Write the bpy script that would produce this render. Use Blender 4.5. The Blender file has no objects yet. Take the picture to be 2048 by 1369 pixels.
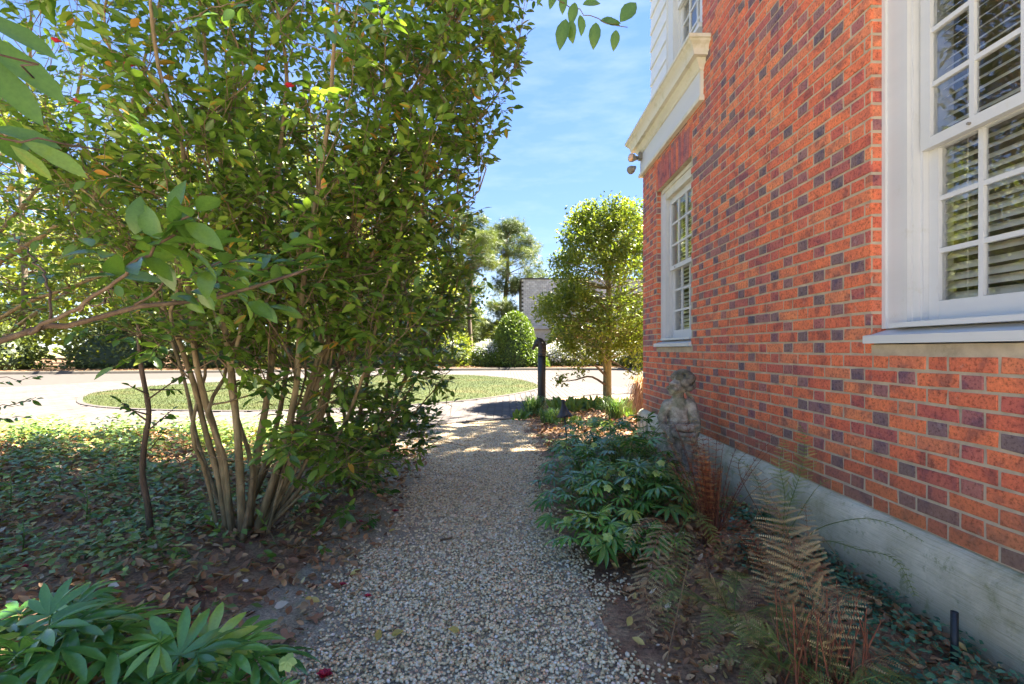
import bpy, bmesh, math, random
import numpy as np
from mathutils import Vector, Matrix, noise as mnoise

random.seed(7)
R = np.random.default_rng(11)
sc = bpy.context.scene
COL = sc.collection
D2R = math.radians

# ------------------------------------------------------------------ camera, light, exposure
F, CX, HY, CH = 967.0, 1012.0, 699.0, 1.2
cam = bpy.data.cameras.new('camera')
cam.lens = 36 * F / 2048
cam.sensor_width = 36
cam.shift_x = 12 / 2048
cam.shift_y = 14.5 / 2048
cam.clip_start = 0.05
cam.clip_end = 600
camo = bpy.data.objects.new('camera', cam)
camo.location = (0, 0, CH)
camo.rotation_euler = (math.pi / 2, 0, 0)
COL.objects.link(camo)
sc.camera = camo

SUN_DIR = Vector((0.93, 0.37, 0)).normalized()
SUN_EL = D2R(61)
sv = Vector((SUN_DIR.x * math.cos(SUN_EL), SUN_DIR.y * math.cos(SUN_EL), math.sin(SUN_EL)))
sun = bpy.data.lights.new('sun', 'SUN')
sun.energy = 3.1
sun.angle = D2R(0.6)
sun.color = (1.0, 0.92, 0.80)
suno = bpy.data.objects.new('sun', sun)
suno.rotation_euler = sv.to_track_quat('Z', 'Y').to_euler()
suno.location = (10, 5, 15)
COL.objects.link(suno)

world = bpy.data.worlds.new('World')
sc.world = world
world.use_nodes = True
wn, wl = world.node_tree.nodes, world.node_tree.links
wn.clear()
wo = wn.new('ShaderNodeOutputWorld')
bg = wn.new('ShaderNodeBackground')
sky = wn.new('ShaderNodeTexSky')
sky.sky_type = 'NISHITA'
sky.sun_disc = False
sky.sun_elevation = SUN_EL
sky.sun_rotation = math.atan2(SUN_DIR.x, SUN_DIR.y)
sky.altitude = 1500
sky.air_density = 0.85
sky.dust_density = 0.0
sky.ozone_density = 1.5
hsv = wn.new('ShaderNodeHueSaturation')
hsv.inputs['Hue'].default_value = 0.519
hsv.inputs['Saturation'].default_value = 1.95
gam = wn.new('ShaderNodeGamma')
gam.inputs[1].default_value = 0.42
wl.new(sky.outputs[0], gam.inputs['Color'])
wl.new(gam.outputs[0], hsv.inputs['Color'])
tc = wn.new('ShaderNodeTexCoord')
mp = wn.new('ShaderNodeMapping')
mp.inputs['Scale'].default_value = (1.2, 1.2, 5.0)
mp.inputs['Rotation'].default_value = (0.25, 0.2, 0.4)
wl.new(tc.outputs['Generated'], mp.inputs[0])
nz = wn.new('ShaderNodeTexNoise')
nz.inputs['Scale'].default_value = 1.6
nz.inputs['Detail'].default_value = 7
nz.inputs['Roughness'].default_value = 0.6
wl.new(mp.outputs[0], nz.inputs['Vector'])
cr = wn.new('ShaderNodeMapRange')
cr.inputs[1].default_value = 0.48
cr.inputs[2].default_value = 0.78
cr.inputs[3].default_value = 0.0
cr.inputs[4].default_value = 0.45
wl.new(nz.outputs[0], cr.inputs[0])
mx = wn.new('ShaderNodeMix')
mx.data_type = 'RGBA'
mx.inputs['B'].default_value = (1.6, 1.75, 1.95, 1)
wl.new(cr.outputs[0], mx.inputs['Factor'])
wl.new(hsv.outputs[0], mx.inputs['A'])
wl.new(mx.outputs['Result'], bg.inputs[0])
bg.inputs['Strength'].default_value = 0.0503
wl.new(bg.outputs[0], wo.inputs[0])

sc.view_settings.view_transform = 'Standard'
sc.view_settings.look = 'None'
sc.view_settings.gamma = 1
sc.view_settings.exposure = 4.1
sc.render.engine = 'CYCLES'
sc.cycles.max_bounces = 8
sc.cycles.diffuse_bounces = 5
sc.cycles.transparent_max_bounces = 12

# ------------------------------------------------------------------ materials
def nmat(name):
    m = bpy.data.materials.new(name)
    m.use_nodes = True
    nt = m.node_tree
    b = nt.nodes['Principled BSDF']
    return m, nt, b

def ramp(nt, fac, stops, interp='LINEAR'):
    r = nt.nodes.new('ShaderNodeValToRGB')
    r.color_ramp.interpolation = interp
    e = r.color_ramp.elements
    while len(e) < len(stops):
        e.new(0.5)
    for i, (p, c) in enumerate(stops):
        e[i].position = p
        e[i].color = (c[0], c[1], c[2], 1)
    nt.links.new(fac, r.inputs[0])
    return r

def tex(nt, kind='Noise', scale=5.0, detail=5, coord='Object', vec=None, rough=0.6):
    t = nt.nodes.new('ShaderNodeTex' + kind)
    t.inputs['Scale'].default_value = scale
    if 'Detail' in t.inputs:
        t.inputs['Detail'].default_value = detail
    if 'Roughness' in t.inputs:
        t.inputs['Roughness'].default_value = rough
    c = nt.nodes.new('ShaderNodeTexCoord')
    if vec is not None:
        m = nt.nodes.new('ShaderNodeMapping')
        m.inputs['Scale'].default_value = vec
        nt.links.new(c.outputs[coord], m.inputs[0])
        nt.links.new(m.outputs[0], t.inputs['Vector'])
    else:
        nt.links.new(c.outputs[coord], t.inputs['Vector'])
    return t

def attr(nt, name='rnd'):
    a = nt.nodes.new('ShaderNodeAttribute')
    a.attribute_name = name
    return a

def mixc(nt, f, a, b, mode='MIX'):
    m = nt.nodes.new('ShaderNodeMix')
    m.data_type = 'RGBA'
    m.blend_type = mode
    for key, v in (('Factor', f), ('A', a), ('B', b)):
        s = m.inputs[key]
        if hasattr(v, 'is_linked') or hasattr(v, 'links'):
            nt.links.new(v, s)
        elif key == 'Factor':
            s.default_value = v
        else:
            s.default_value = (v[0], v[1], v[2], 1)
    return m.outputs['Result']

def bump(nt, b, h, strength=0.3, dist=0.01):
    n = nt.nodes.new('ShaderNodeBump')
    n.inputs['Strength'].default_value = strength
    n.inputs['Distance'].default_value = dist
    nt.links.new(h, n.inputs['Height'])
    nt.links.new(n.outputs[0], b.inputs['Normal'])

def leafmat(name, stops, rough=0.4, trans=0.35, tcol=1.6, spec=0.5, vein=True):
    m, nt, b = nmat(name)
    a = attr(nt)
    r = ramp(nt, a.outputs['Fac'], stops)
    n = tex(nt, 'Noise', 18, 3)
    mr = nt.nodes.new('ShaderNodeMapRange')
    mr.inputs[3].default_value = 0.72
    mr.inputs[4].default_value = 1.3
    nt.links.new(n.outputs[0], mr.inputs[0])
    c = mixc(nt, 1.0, r.outputs[0], mr.outputs[0], 'MULTIPLY')
    nt.links.new(c, b.inputs['Base Color'])
    b.inputs['Roughness'].default_value = rough
    b.inputs['Specular IOR Level'].default_value = spec
    t = nt.nodes.new('ShaderNodeBsdfTranslucent')
    tcn = mixc(nt, 1.0, c, (tcol * 1.05, tcol, tcol * 0.4), 'MULTIPLY')
    nt.links.new(tcn, t.inputs[0])
    ms = nt.nodes.new('ShaderNodeMixShader')
    ms.inputs[0].default_value = trans
    nt.links.new(b.outputs[0], ms.inputs[1])
    nt.links.new(t.outputs[0], ms.inputs[2])
    nt.links.new(ms.outputs[0], nt.nodes['Material Output'].inputs[0])
    return m

M = {}
M['camellia'] = leafmat('camellia_leaf', [(0, (.045, .10, .018)), (.35, (.09, .17, .027)), (.7, (.15, .24, .038)), (.9, (.22, .30, .05)), (.955, (.34, .27, .04)), (1, (.45, .2, .05))], 0.27, 0.38, 1.6)
M['camellia_dark'] = leafmat('camellia_dark_leaf', [(0, (.045, .10, .02)), (.5, (.09, .17, .03)), (.9, (.16, .24, .04)), (1, (.28, .24, .04))], 0.25, 0.36, 2.0)
M['holly'] = leafmat('holly_leaf', [(0, (.045, .08, .014)), (.5, (.10, .145, .022)), (1, (.20, .23, .04))], 0.35, 0.45, 2.0)
M['topiary'] = leafmat('topiary_leaf', [(0, (.055, .10, .012)), (.6, (.10, .16, .018)), (1, (.18, .24, .03))], 0.5, 0.3, 1.5)
M['woods'] = leafmat('woods_leaf', [(0, (.06, .09, .015)), (.4, (.11, .15, .022)), (.8, (.18, .215, .038)), (1, (.27, .25, .06))], 0.45, 0.42, 1.7)
M['woods_dark'] = leafmat('woods_dark_leaf', [(0, (.04, .06, .015)), (.6, (.09, .12, .022)), (1, (.18, .2, .04))], 0.5, 0.35, 1.6)
M['pine'] = leafmat('pine_needles', [(0, (.055, .085, .025)), (.6, (.11, .15, .04)), (1, (.19, .22, .075))], 0.5, 0.25, 1.4)
M['hellebore'] = leafmat('hellebore_leaf', [(0, (.05, .14, .035)), (.5, (.095, .24, .045)), (.85, (.17, .33, .055)), (1, (.30, .42, .07))], 0.24, 0.2, 1.4, .7)
M['hell_flower'] = leafmat('hellebore_flower', [(0, (.32, .46, .12)), (1, (.5, .6, .2))], 0.5, 0.4, 1.2)
M['vinca'] = leafmat('ground_cover_leaf', [(0, (.07, .14, .04)), (.4, (.13, .22, .055)), (.75, (.21, .29, .065)), (1, (.34, .37, .09))], 0.32, 0.25, 1.4)
M['vinca_blue'] = leafmat('periwinkle_leaf', [(0, (.03, .10, .055)), (.6, (.06, .18, .09)), (1, (.13, .28, .13))], 0.3, 0.15, 1.3)
M['sprout'] = leafmat('sprout_leaf', [(0, (.08, .16, .025)), (1, (.17, .26, .045))], 0.4, 0.4, 1.6)
M['strap'] = leafmat('strap_leaf', [(0, (.05, .12, .03)), (.7, (.12, .22, .06)), (1, (.32, .38, .16))], 0.4, 0.3, 1.4)
M['fern_green'] = leafmat('fern_green', [(0, (.09, .13, .025)), (.5, (.19, .24, .05)), (1, (.36, .37, .11))], 0.5, 0.3, 1.4)
M['fern_bronze'] = leafmat('fern_bronze', [(0, (.13, .06, .03)), (.35, (.26, .155, .07)), (.7, (.40, .30, .13)), (1, (.62, .50, .26))], 0.55, 0.3, 1.2)
M['fern_red'] = leafmat('fern_red', [(0, (.10, .025, .012)), (.6, (.26, .075, .03)), (1, (.38, .20, .07))], 0.55, 0.25, 1.1)
M['litter'] = leafmat('dry_leaf', [(0, (.12, .05, .02)), (.3, (.26, .12, .05)), (.6, (.42, .23, .10)), (.85, (.55, .35, .17)), (.93, (.62, .48, .12)), (1, (.66, .54, .38))], 0.6, 0.12, 1.0)
M['straw'] = leafmat('pine_straw', [(0, (.11, .055, .022)), (1, (.24, .14, .06))], 0.7, 0.1, 1.0)
M['drygrass'] = leafmat('dry_grass', [(0, (.20, .10, .05)), (.5, (.38, .21, .11)), (1, (.6, .4, .24))], 0.6, 0.2, 1.0)
M['azalea'] = leafmat('azalea_blossom', [(0, (.45, .47, .52)), (1, (.62, .64, .68))], 0.6, 0.3, 0.9)
M['red_petal'] = leafmat('red_petal', [(0, (.35, .01, .03)), (1, (.65, .04, .08))], 0.5, 0.25, 1.0)
M['maple_leaf'] = leafmat('fallen_maple', [(0, (.26, .12, .06)), (1, (.42, .22, .12))], 0.6, 0.1, 1.0)
M['yellow_leaf'] = leafmat('fallen_yellow', [(0, (.42, .30, .06)), (1, (.6, .5, .16))], 0.45, 0.2, 1.0)
M['grass'] = leafmat('lawn_grass', [(0, (.020, .036, .002)), (.6, (.036, .050, .003)), (1, (.066, .060, .009))], 0.6, 0.3, 1.2)

def barkmat(name, c1, c2, c3, sc_=30, vec=(1, 1, 0.25)):
    m, nt, b = nmat(name)
    t = tex(nt, 'Noise', sc_, 6, vec=vec)
    t2 = tex(nt, 'Noise', 6, 4)
    r = ramp(nt, t.outputs[0], [(.3, c1), (.5, c2), (.7, c3)])
    r2 = ramp(nt, t2.outputs[0], [(.35, (.7, .75, .6)), (.65, (1.15, 1.1, 1.0))])
    nt.links.new(mixc(nt, 1.0, r.outputs[0], r2.outputs[0], 'MULTIPLY'), b.inputs['Base Color'])
    b.inputs['Roughness'].default_value = 0.85
    bump(nt, b, t.outputs[0], 0.6, 0.01)
    return m
M['bark'] = barkmat('camellia_bark', (.10, .065, .03), (.20, .14, .07), (.30, .23, .13))
M['twig'] = barkmat('twig_bark', (.09, .055, .03), (.15, .10, .055), (.22, .16, .09))
M['sapling'] = barkmat('sapling_bark', (.045, .025, .015), (.08, .05, .03), (.13, .09, .06))
M['holly_bark'] = barkmat('holly_bark', (.16, .13, .06), (.26, .22, .11), (.40, .36, .22))
M['pine_bark'] = barkmat('pine_bark', (.08, .055, .04), (.15, .11, .08), (.24, .18, .14), 10)
M['red_stem'] = barkmat('red_stem', (.11, .03, .015), (.2, .06, .03), (.3, .12, .05), 60)

# brick: colour comes with each brick, grain in the material
def brickmat():
    m, nt, b = nmat('brick')
    a = attr(nt)
    r = ramp(nt, a.outputs['Fac'], [(0, (.60, .145, .07)), (.2, (.68, .185, .08)), (.4, (.56, .125, .072)), (.58, (.66, .22, .10)),
                                    (.72, (.46, .11, .085)), (.82, (.36, .13, .12)), (.90, (.25, .13, .135)), (1, (.17, .12, .125))])
    n1 = tex(nt, 'Noise', 9, 4)
    n2 = tex(nt, 'Noise', 70, 6, rough=0.75)
    n3 = tex(nt, 'Noise', 190, 3)
    r1 = ramp(nt, n1.outputs[0], [(.36, (.55, .62, .85)), (.46, (.95, .92, .95)), (.62, (1.15, 1.12, 1.0))])
    r2 = ramp(nt, n2.outputs[0], [(.40, (.35, .30, .30)), (.47, (.95, .95, .95)), (.57, (1.05, 1.05, 1.05)), (.66, (1.3, 1.5, 1.6))])
    c = mixc(nt, 1.0, r.outputs[0], r1.outputs[0], 'MULTIPLY')
    c = mixc(nt, 0.75, c, r2.outputs[0], 'MULTIPLY')
    # lime smears
    n4 = tex(nt, 'Noise', 13, 8, rough=0.8)
    r4 = ramp(nt, n4.outputs[0], [(.60, (0, 0, 0)), (.72, (.6, .6, .6))])
    c = mixc(nt, r4.outputs[0], c, (.5, .42, .36))
    # green-brown algae towards the damp base
    g = nt.nodes.new('ShaderNodeNewGeometry')
    sx = nt.nodes.new('ShaderNodeSeparateXYZ')
    nt.links.new(g.outputs['Position'], sx.inputs[0])
    mr = nt.nodes.new('ShaderNodeMapRange')
    mr.inputs[1].default_value = 0.42
    mr.inputs[2].default_value = 0.75
    mr.inputs[3].default_value = 0.5
    mr.inputs[4].default_value = 0
    nt.links.new(sx.outputs[2], mr.inputs[0])
    c = mixc(nt, mr.outputs[0], c, (.24, .13, .05))
    nt.links.new(c, b.inputs['Base Color'])
    b.inputs['Roughness'].default_value = 0.8
    ad = nt.nodes.new('ShaderNodeMath')
    nt.links.new(n2.outputs[0], ad.inputs[0])
    nt.links.new(n3.outputs[0], ad.inputs[1])
    bump(nt, b, ad.outputs[0], 0.55, 0.004)
    return m
M['brick'] = brickmat()

def plain(name, base, var=0.12, scale=8, rough=0.7, bs=0.2, bd=0.004, stretch=None, metal=0.0, spots=None):
    m, nt, b = nmat(name)
    t = tex(nt, 'Noise', scale, 7, vec=stretch)
    lo = tuple(c * (1 - var) for c in base)
    hi = tuple(min(1, c * (1 + var)) for c in base)
    r = ramp(nt, t.outputs[0], [(.3, lo), (.7, hi)])
    c = r.outputs[0]
    if spots:
        t2 = tex(nt, 'Noise', spots[1], 6, rough=0.75)
        r2 = ramp(nt, t2.outputs[0], [(spots[2], (0, 0, 0)), (spots[2] + .12, (spots[3],) * 3)])
        c = mixc(nt, r2.outputs[0], c, spots[0])
    nt.links.new(c, b.inputs['Base Color'])
    b.inputs['Roughness'].default_value = rough
    b.inputs['Metallic'].default_value = metal
    t3 = tex(nt, 'Noise', scale * 6, 4)
    bump(nt, b, t3.outputs[0], bs, bd)
    return m
M['mortar'] = plain('mortar', (.43, .36, .26), .2, 12, .9, .6, .004, spots=((.20, .18, .10), 5, .55, .6))
M['white'] = plain('white_paint', (.56, .57, .565), .05, 4, .5, .12, .002, (1, .15, 1), spots=((.42, .40, .30), 7, .6, .35))
M['cream'] = plain('cornice_paint', (.60, .58, .48), .08, 4, .55, .15, .002, (1, .2, 1), spots=((.40, .38, .22), 6, .52, .5))
M['siding'] = plain('siding_paint', (.66, .68, .70), .05, 5, .55, .15, .002)
M['blind'] = plain('blind_slat', (.88, .84, .72), .04, 9, .55, .05, .001)
M['interior'] = plain('room_interior', (.30, .26, .21), .1, 2, .9)
M['black'] = plain('black_metal', (.014, .016, .016), .4, 20, .45, .3, .003)
M['bronze'] = plain('dark_bronze', (.03, .03, .032), .3, 20, .5, .3, .003)
M['copper'] = plain('copper_lens', (.7, .38, .2), .2, 20, .3, .1, .001, metal=.5)
M['lampgrey'] = plain('lamp_grey', (.22, .20, .17), .2, 20, .5)
M['shingle'] = plain('slate_shingle', (.40, .39, .39), .25, 3, .7, .3, .01)
M['farbrick'] = plain('far_brick', (.26, .11, .08), .2, 4, .85)
M['curb'] = plain('curb_concrete', (.095, .082, .063), .15, 3, .9, .5, .01, spots=((.09, .07, .04), 2, .5, .3))
M['bounce_pale'] = plain('bounce_stone', (.50, .43, .34), .15, 3, .9, .5, .01)  # pale tone that reflects sun from the added sheet behind the camera
M['edging'] = plain('dark_edging', (.07, .065, .06), .3, 9, .8)
M['asphalt'] = plain('asphalt', (.036, .035, .039), .18, 3, .9, .6, .01)
M['pavergap'] = plain('paver_joint', (.048, .040, .034), .2, 5, .95)
M['bench'] = plain('grey_stone', (.3, .3, .28), .2, 8, .9)

def pavermat():
    m, nt, b = nmat('paver')
    a = attr(nt)
    r = ramp(nt, a.outputs['Fac'], [(0, (.060, .050, .044)), (.5, (.072, .061, .053)), (1, (.084, .072, .064))])
    t = tex(nt, 'Noise', 1.3, 5)
    r1 = ramp(nt, t.outputs[0], [(.3, (.85, .85, .86)), (.7, (1.06, 1.05, 1.04))])
    nt.links.new(mixc(nt, 1.0, r.outputs[0], r1.outputs[0], 'MULTIPLY'), b.inputs['Base Color'])
    b.inputs['Roughness'].default_value = 0.9
    t2 = tex(nt, 'Noise', 60, 4)
    bump(nt, b, t2.outputs[0], .4, .004)
    return m
M['paver'] = pavermat()

def pebblemat():
    m, nt, b = nmat('pebble')
    a = attr(nt)
    r = ramp(nt, a.outputs['Fac'], [(0, (.24, .18, .10)), (.12, (.46, .35, .17)), (.3, (.68, .52, .29)), (.5, (.82, .67, .39)), (.66, (.70, .60, .40)),
                                    (.8, (.86, .76, .52)), (.88, (.76, .50, .27)), (.94, (.64, .35, .18)), (1, (.88, .84, .72))])
    t = tex(nt, 'Noise', 90, 4)
    r1 = ramp(nt, t.outputs[0], [(.3, (.75, .75, .75)), (.7, (1.15, 1.13, 1.1))])
    nt.links.new(mixc(nt, 1.0, r.outputs[0], r1.outputs[0], 'MULTIPLY'), b.inputs['Base Color'])
    b.inputs['Roughness'].default_value = 0.6
    return m
M['pebble'] = pebblemat()

def groundmat(name, stops, sc1, sc2, bs=.8, bd=.02):
    m, nt, b = nmat(name)
    t = tex(nt, 'Noise', sc1, 8, rough=.7)
    t2 = tex(nt, 'Noise', sc2, 6, rough=.75)
    r = ramp(nt, t.outputs[0], stops)
    r2 = ramp(nt, t2.outputs[0], [(.35, (.45, .45, .45)), (.65, (1.4, 1.4, 1.4))])
    nt.links.new(mixc(nt, 1.0, r.outputs[0], r2.outputs[0], 'MULTIPLY'), b.inputs['Base Color'])
    b.inputs['Roughness'].default_value = 0.95
    bump(nt, b, t2.outputs[0], bs, bd)
    return m
M['soil'] = groundmat('soil', [(.35, (.20, .10, .055)), (.5, (.30, .18, .10)), (.66, (.42, .31, .17))], 2.5, 45)
M['gravelbase'] = groundmat('gravel_bed', [(.3, (.36, .29, .20)), (.6, (.56, .47, .33))], 4, 110)
M['sand'] = groundmat('sandy_soil', [(.3, (.30, .24, .14)), (.55, (.44, .37, .26)), (.75, (.24, .26, .08))], 5, 80)
M['lawn'] = groundmat('lawn_turf', [(.3, (.022, .038, .002)), (.5, (.036, .050, .003)), (.7, (.066, .054, .009))], .5, 14, .5, .03)
M['mulch'] = groundmat('pine_straw_bed', [(.3, (.11, .055, .025)), (.6, (.17, .095, .045))], 1.2, 22)
M['earth'] = groundmat('woodland_floor', [(.3, (.14, .12, .05)), (.7, (.22, .22, .08))], .3, 5)

def concretemat():
    m, nt, b = nmat('board_marked_concrete')
    t = tex(nt, 'Noise', 3.2, 8, rough=.7)
    r = ramp(nt, t.outputs[0], [(.3, (.30, .27, .13)), (.46, (.54, .49, .34)), (.7, (.74, .67, .50))])
    t2 = tex(nt, 'Noise', 4, 5, vec=(1, 1.6, 85))
    r2 = ramp(nt, t2.outputs[0], [(.36, (.74, .75, .68)), (.52, (1.05, 1.05, 1.05))])
    t3 = tex(nt, 'Noise', 40, 6)
    c = mixc(nt, .8, r.outputs[0], r2.outputs[0], 'MULTIPLY')
    g = nt.nodes.new('ShaderNodeNewGeometry'); sx = nt.nodes.new('ShaderNodeSeparateXYZ'); nt.links.new(g.outputs['Position'], sx.inputs[0])
    mth = nt.nodes.new('ShaderNodeMath'); mth.operation = 'MULTIPLY_ADD'; mth.inputs[1].default_value = -.30
    nt.links.new(t.outputs[0], mth.inputs[0]); nt.links.new(sx.outputs[2], mth.inputs[2])
    mr = nt.nodes.new('ShaderNodeMapRange'); mr.inputs[1].default_value = -.09; mr.inputs[2].default_value = .08; mr.inputs[3].default_value = .75; mr.inputs[4].default_value = 0
    nt.links.new(mth.outputs[0], mr.inputs[0]); c = mixc(nt, mr.outputs[0], c, (.20, .15, .075))
    t5 = tex(nt, 'Noise', 9, 8, rough=.8); r5 = ramp(nt, t5.outputs[0], [(.56, (0, 0, 0)), (.64, (.7, .7, .7))]); c = mixc(nt, r5.outputs[0], c, (.22, .24, .10))
    nt.links.new(c, b.inputs['Base Color'])
    b.inputs['Roughness'].default_value = .9
    ad = nt.nodes.new('ShaderNodeMath')
    nt.links.new(t2.outputs[0], ad.inputs[0])
    nt.links.new(t3.outputs[0], ad.inputs[1])
    bump(nt, b, ad.outputs[0], .9, .008)
    return m
M['concrete'] = concretemat()

def statuemat(name='weathered_stone', k=1.0):
    m, nt, b = nmat(name)
    t = tex(nt, 'Noise', 9, 8, rough=.75)
    r = ramp(nt, t.outputs[0], [(.36, (.12, .105, .085)), (.46, (.34, .30, .23)), (.57, (.60, .54, .42)), (.7, (.80, .74, .58))])
    t2 = tex(nt, 'Noise', 5, 6)
    r2 = ramp(nt, t2.outputs[0], [(.5, (0, 0, 0)), (.62, (.6, .6, .6))])
    c = mixc(nt, r2.outputs[0], r.outputs[0], (.25, .27, .12))
    c = mixc(nt, 1.0, c, (k, k, k), 'MULTIPLY')
    nt.links.new(c, b.inputs['Base Color'])
    b.inputs['Roughness'].default_value = .95
    t3 = tex(nt, 'Noise', 110, 6)
    bump(nt, b, t3.outputs[0], .8, .006)
    return m
M['stone'] = statuemat('weathered_stone', .74)
M['stone_dark'] = statuemat('dark_weathered_stone', .42)

def glassmat():
    m, nt, b = nmat('window_glass')
    n = nt.nodes
    tr = n.new('ShaderNodeBsdfTransparent')
    tr.inputs[0].default_value = (.93, .95, .94, 1)
    gl = n.new('ShaderNodeBsdfGlossy')
    gl.inputs['Roughness'].default_value = 0.015
    fr = n.new('ShaderNodeFresnel')
    fr.inputs[0].default_value = 1.6
    mr = n.new('ShaderNodeMapRange')
    mr.inputs[1].default_value = 0
    mr.inputs[2].default_value = .5
    mr.inputs[3].default_value = .12
    mr.inputs[4].default_value = .55
    nt.links.new(fr.outputs[0], mr.inputs[0])
    ms = n.new('ShaderNodeMixShader')
    nt.links.new(mr.outputs[0], ms.inputs[0])
    nt.links.new(tr.outputs[0], ms.inputs[1])
    nt.links.new(gl.outputs[0], ms.inputs[2])
    nt.links.new(ms.outputs[0], n['Material Output'].inputs[0])
    t = tex(nt, 'Noise', 3, 2)
    bn = n.new('ShaderNodeBump')
    bn.inputs['Strength'].default_value = .04
    bn.inputs['Distance'].default_value = .02
    nt.links.new(t.outputs[0], bn.inputs['Height'])
    nt.links.new(bn.outputs[0], gl.inputs['Normal'])
    return m
M['glass'] = glassmat()

# ------------------------------------------------------------------ mesh helpers
def fast_mesh(name, V, Fc, rnd=None, smooth=True):
    """V (n,3), Fc (m,k) uniform polygons."""
    V = np.asarray(V, np.float32); Fc = np.asarray(Fc, np.int32)
    me = bpy.data.meshes.new(name)
    me.vertices.add(len(V))
    me.vertices.foreach_set('co', V.ravel())
    m, k = Fc.shape
    me.loops.add(m * k)
    me.loops.foreach_set('vertex_index', Fc.ravel())
    me.polygons.add(m)
    me.polygons.foreach_set('loop_start', np.arange(0, m * k, k, dtype=np.int32))
    me.polygons.foreach_set('loop_total', np.full(m, k, np.int32))
    if smooth:
        me.polygons.foreach_set('use_smooth', np.ones(m, bool))
    else:
        me.polygons.foreach_set('use_smooth', np.zeros(m, bool))
    if rnd is not None:
        a = me.attributes.new('rnd', 'FLOAT', 'POINT')
        a.data.foreach_set('value', np.asarray(rnd, np.float32).ravel())
    me.update(calc_edges=True)
    return me

class Bag:
    """collects geometry of ONE part"""
    def __init__(s):
        s.v = []; s.f = []; s.r = []; s.n = 0
    def add(s, V, Fc, r=None):
        V = np.asarray(V, float)
        Fc = np.asarray(Fc, int)
        if Fc.shape[1] == 3:
            Fc = np.hstack([Fc, Fc[:, 2:3]])
        s.v.append(V); s.f.append(Fc + s.n)
        s.r.append(np.full(len(V), 0.5) if r is None else np.broadcast_to(np.asarray(r, float), (len(V),)))
        s.n += len(V)
    def box(s, x0, x1, y0, y1, z0, z1, r=None):
        V = [(x0, y0, z0), (x1, y0, z0), (x1, y1, z0), (x0, y1, z0), (x0, y0, z1), (x1, y0, z1), (x1, y1, z1), (x0, y1, z1)]
        s.add(V, [(0, 3, 2, 1), (4, 5, 6, 7), (0, 1, 5, 4), (1, 2, 6, 5), (2, 3, 7, 6), (3, 0, 4, 7)], r)
    def tube(s, P, rad, n=6, r=None, cap=True):
        P = np.asarray(P, float); m = len(P)
        rad = np.broadcast_to(np.asarray(rad, float), (m,))
        T = np.gradient(P, axis=0)
        T /= np.linalg.norm(T, axis=1)[:, None] + 1e-9
        ref = np.array([0.0, 0, 1]) if abs(T[0][2]) < .9 else np.array([1.0, 0, 0])
        A = np.cross(T, ref); A /= np.linalg.norm(A, axis=1)[:, None] + 1e-9
        B = np.cross(T, A)
        th = np.arange(n) * 2 * math.pi / n
        V = P[:, None] + rad[:, None, None] * (np.cos(th)[None, :, None] * A[:, None] + np.sin(th)[None, :, None] * B[:, None])
        V = V.reshape(-1, 3)
        i = np.arange(m - 1)[:, None] * n; j = np.arange(n)[None]; k = (j + 1) % n
        Fq = np.stack([i + j, i + k, i + n + k, i + n + j], -1).reshape(-1, 4)
        if cap:
            V = np.vstack([V, P[0], P[-1]])
            c0, c1 = m * n, m * n + 1
            jj = np.arange(n); kk = (jj + 1) % n
            Fq = np.vstack([Fq, np.stack([kk, jj, np.full(n, c0), np.full(n, c0)], -1),
                            np.stack([(m - 1) * n + jj, (m - 1) * n + kk, np.full(n, c1), np.full(n, c1)], -1)])
        s.add(V, Fq, r)
    def mesh(s, name, smooth=True):
        V = np.vstack(s.v); Fq = np.vstack(s.f); rr = np.concatenate(s.r)
        tri = Fq[:, 2] == Fq[:, 3]
        me = bpy.data.meshes.new(name)
        me.vertices.add(len(V)); me.vertices.foreach_set('co', V.astype(np.float32).ravel())
        tot = np.where(tri, 3, 4).astype(np.int32)
        start = np.concatenate([[0], np.cumsum(tot)[:-1]]).astype(np.int32)
        mask = np.ones_like(Fq, bool); mask[tri, 3] = False
        idx = Fq[mask].astype(np.int32)
        me.loops.add(len(idx)); me.loops.foreach_set('vertex_index', idx)
        me.polygons.add(len(Fq)); me.polygons.foreach_set('loop_start', start); me.polygons.foreach_set('loop_total', tot)
        if smooth:
            me.polygons.foreach_set('use_smooth', np.ones(len(Fq), bool))
        else:
            me.polygons.foreach_set('use_smooth', np.zeros(len(Fq), bool))
        a = me.attributes.new('rnd', 'FLOAT', 'POINT'); a.data.foreach_set('value', rr.astype(np.float32))
        me.update(calc_edges=True)
        return me

def link(name, me, mat, parent=None):
    """mesh holds world coordinates"""
    o = bpy.data.objects.new(name, me)
    if mat is not None and not me.materials:
        me.materials.append(mat)
    COL.objects.link(o)
    if parent is not None:
        o.parent = parent
        if parent.parent is None and parent.type == 'EMPTY':
            o.location = -Vector(parent.location)
    return o

def thing(name, label, cat, loc=(0, 0, 0), group=None):
    o = bpy.data.objects.new(name, None)
    o.empty_display_size = .1
    o.location = loc
    COL.objects.link(o)
    o['label'] = label; o['category'] = cat
    if group: o['group'] = group
    return o

def tag(o, label, cat, group=None):
    o['label'] = label; o['category'] = cat
    if group: o['group'] = group
    return o

def kind(o, k):
    o['kind'] = k
    return o

def P(px, py, Y):
    return np.array([(px - CX) * Y / F, Y, CH - (py - HY) * Y / F])

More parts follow.
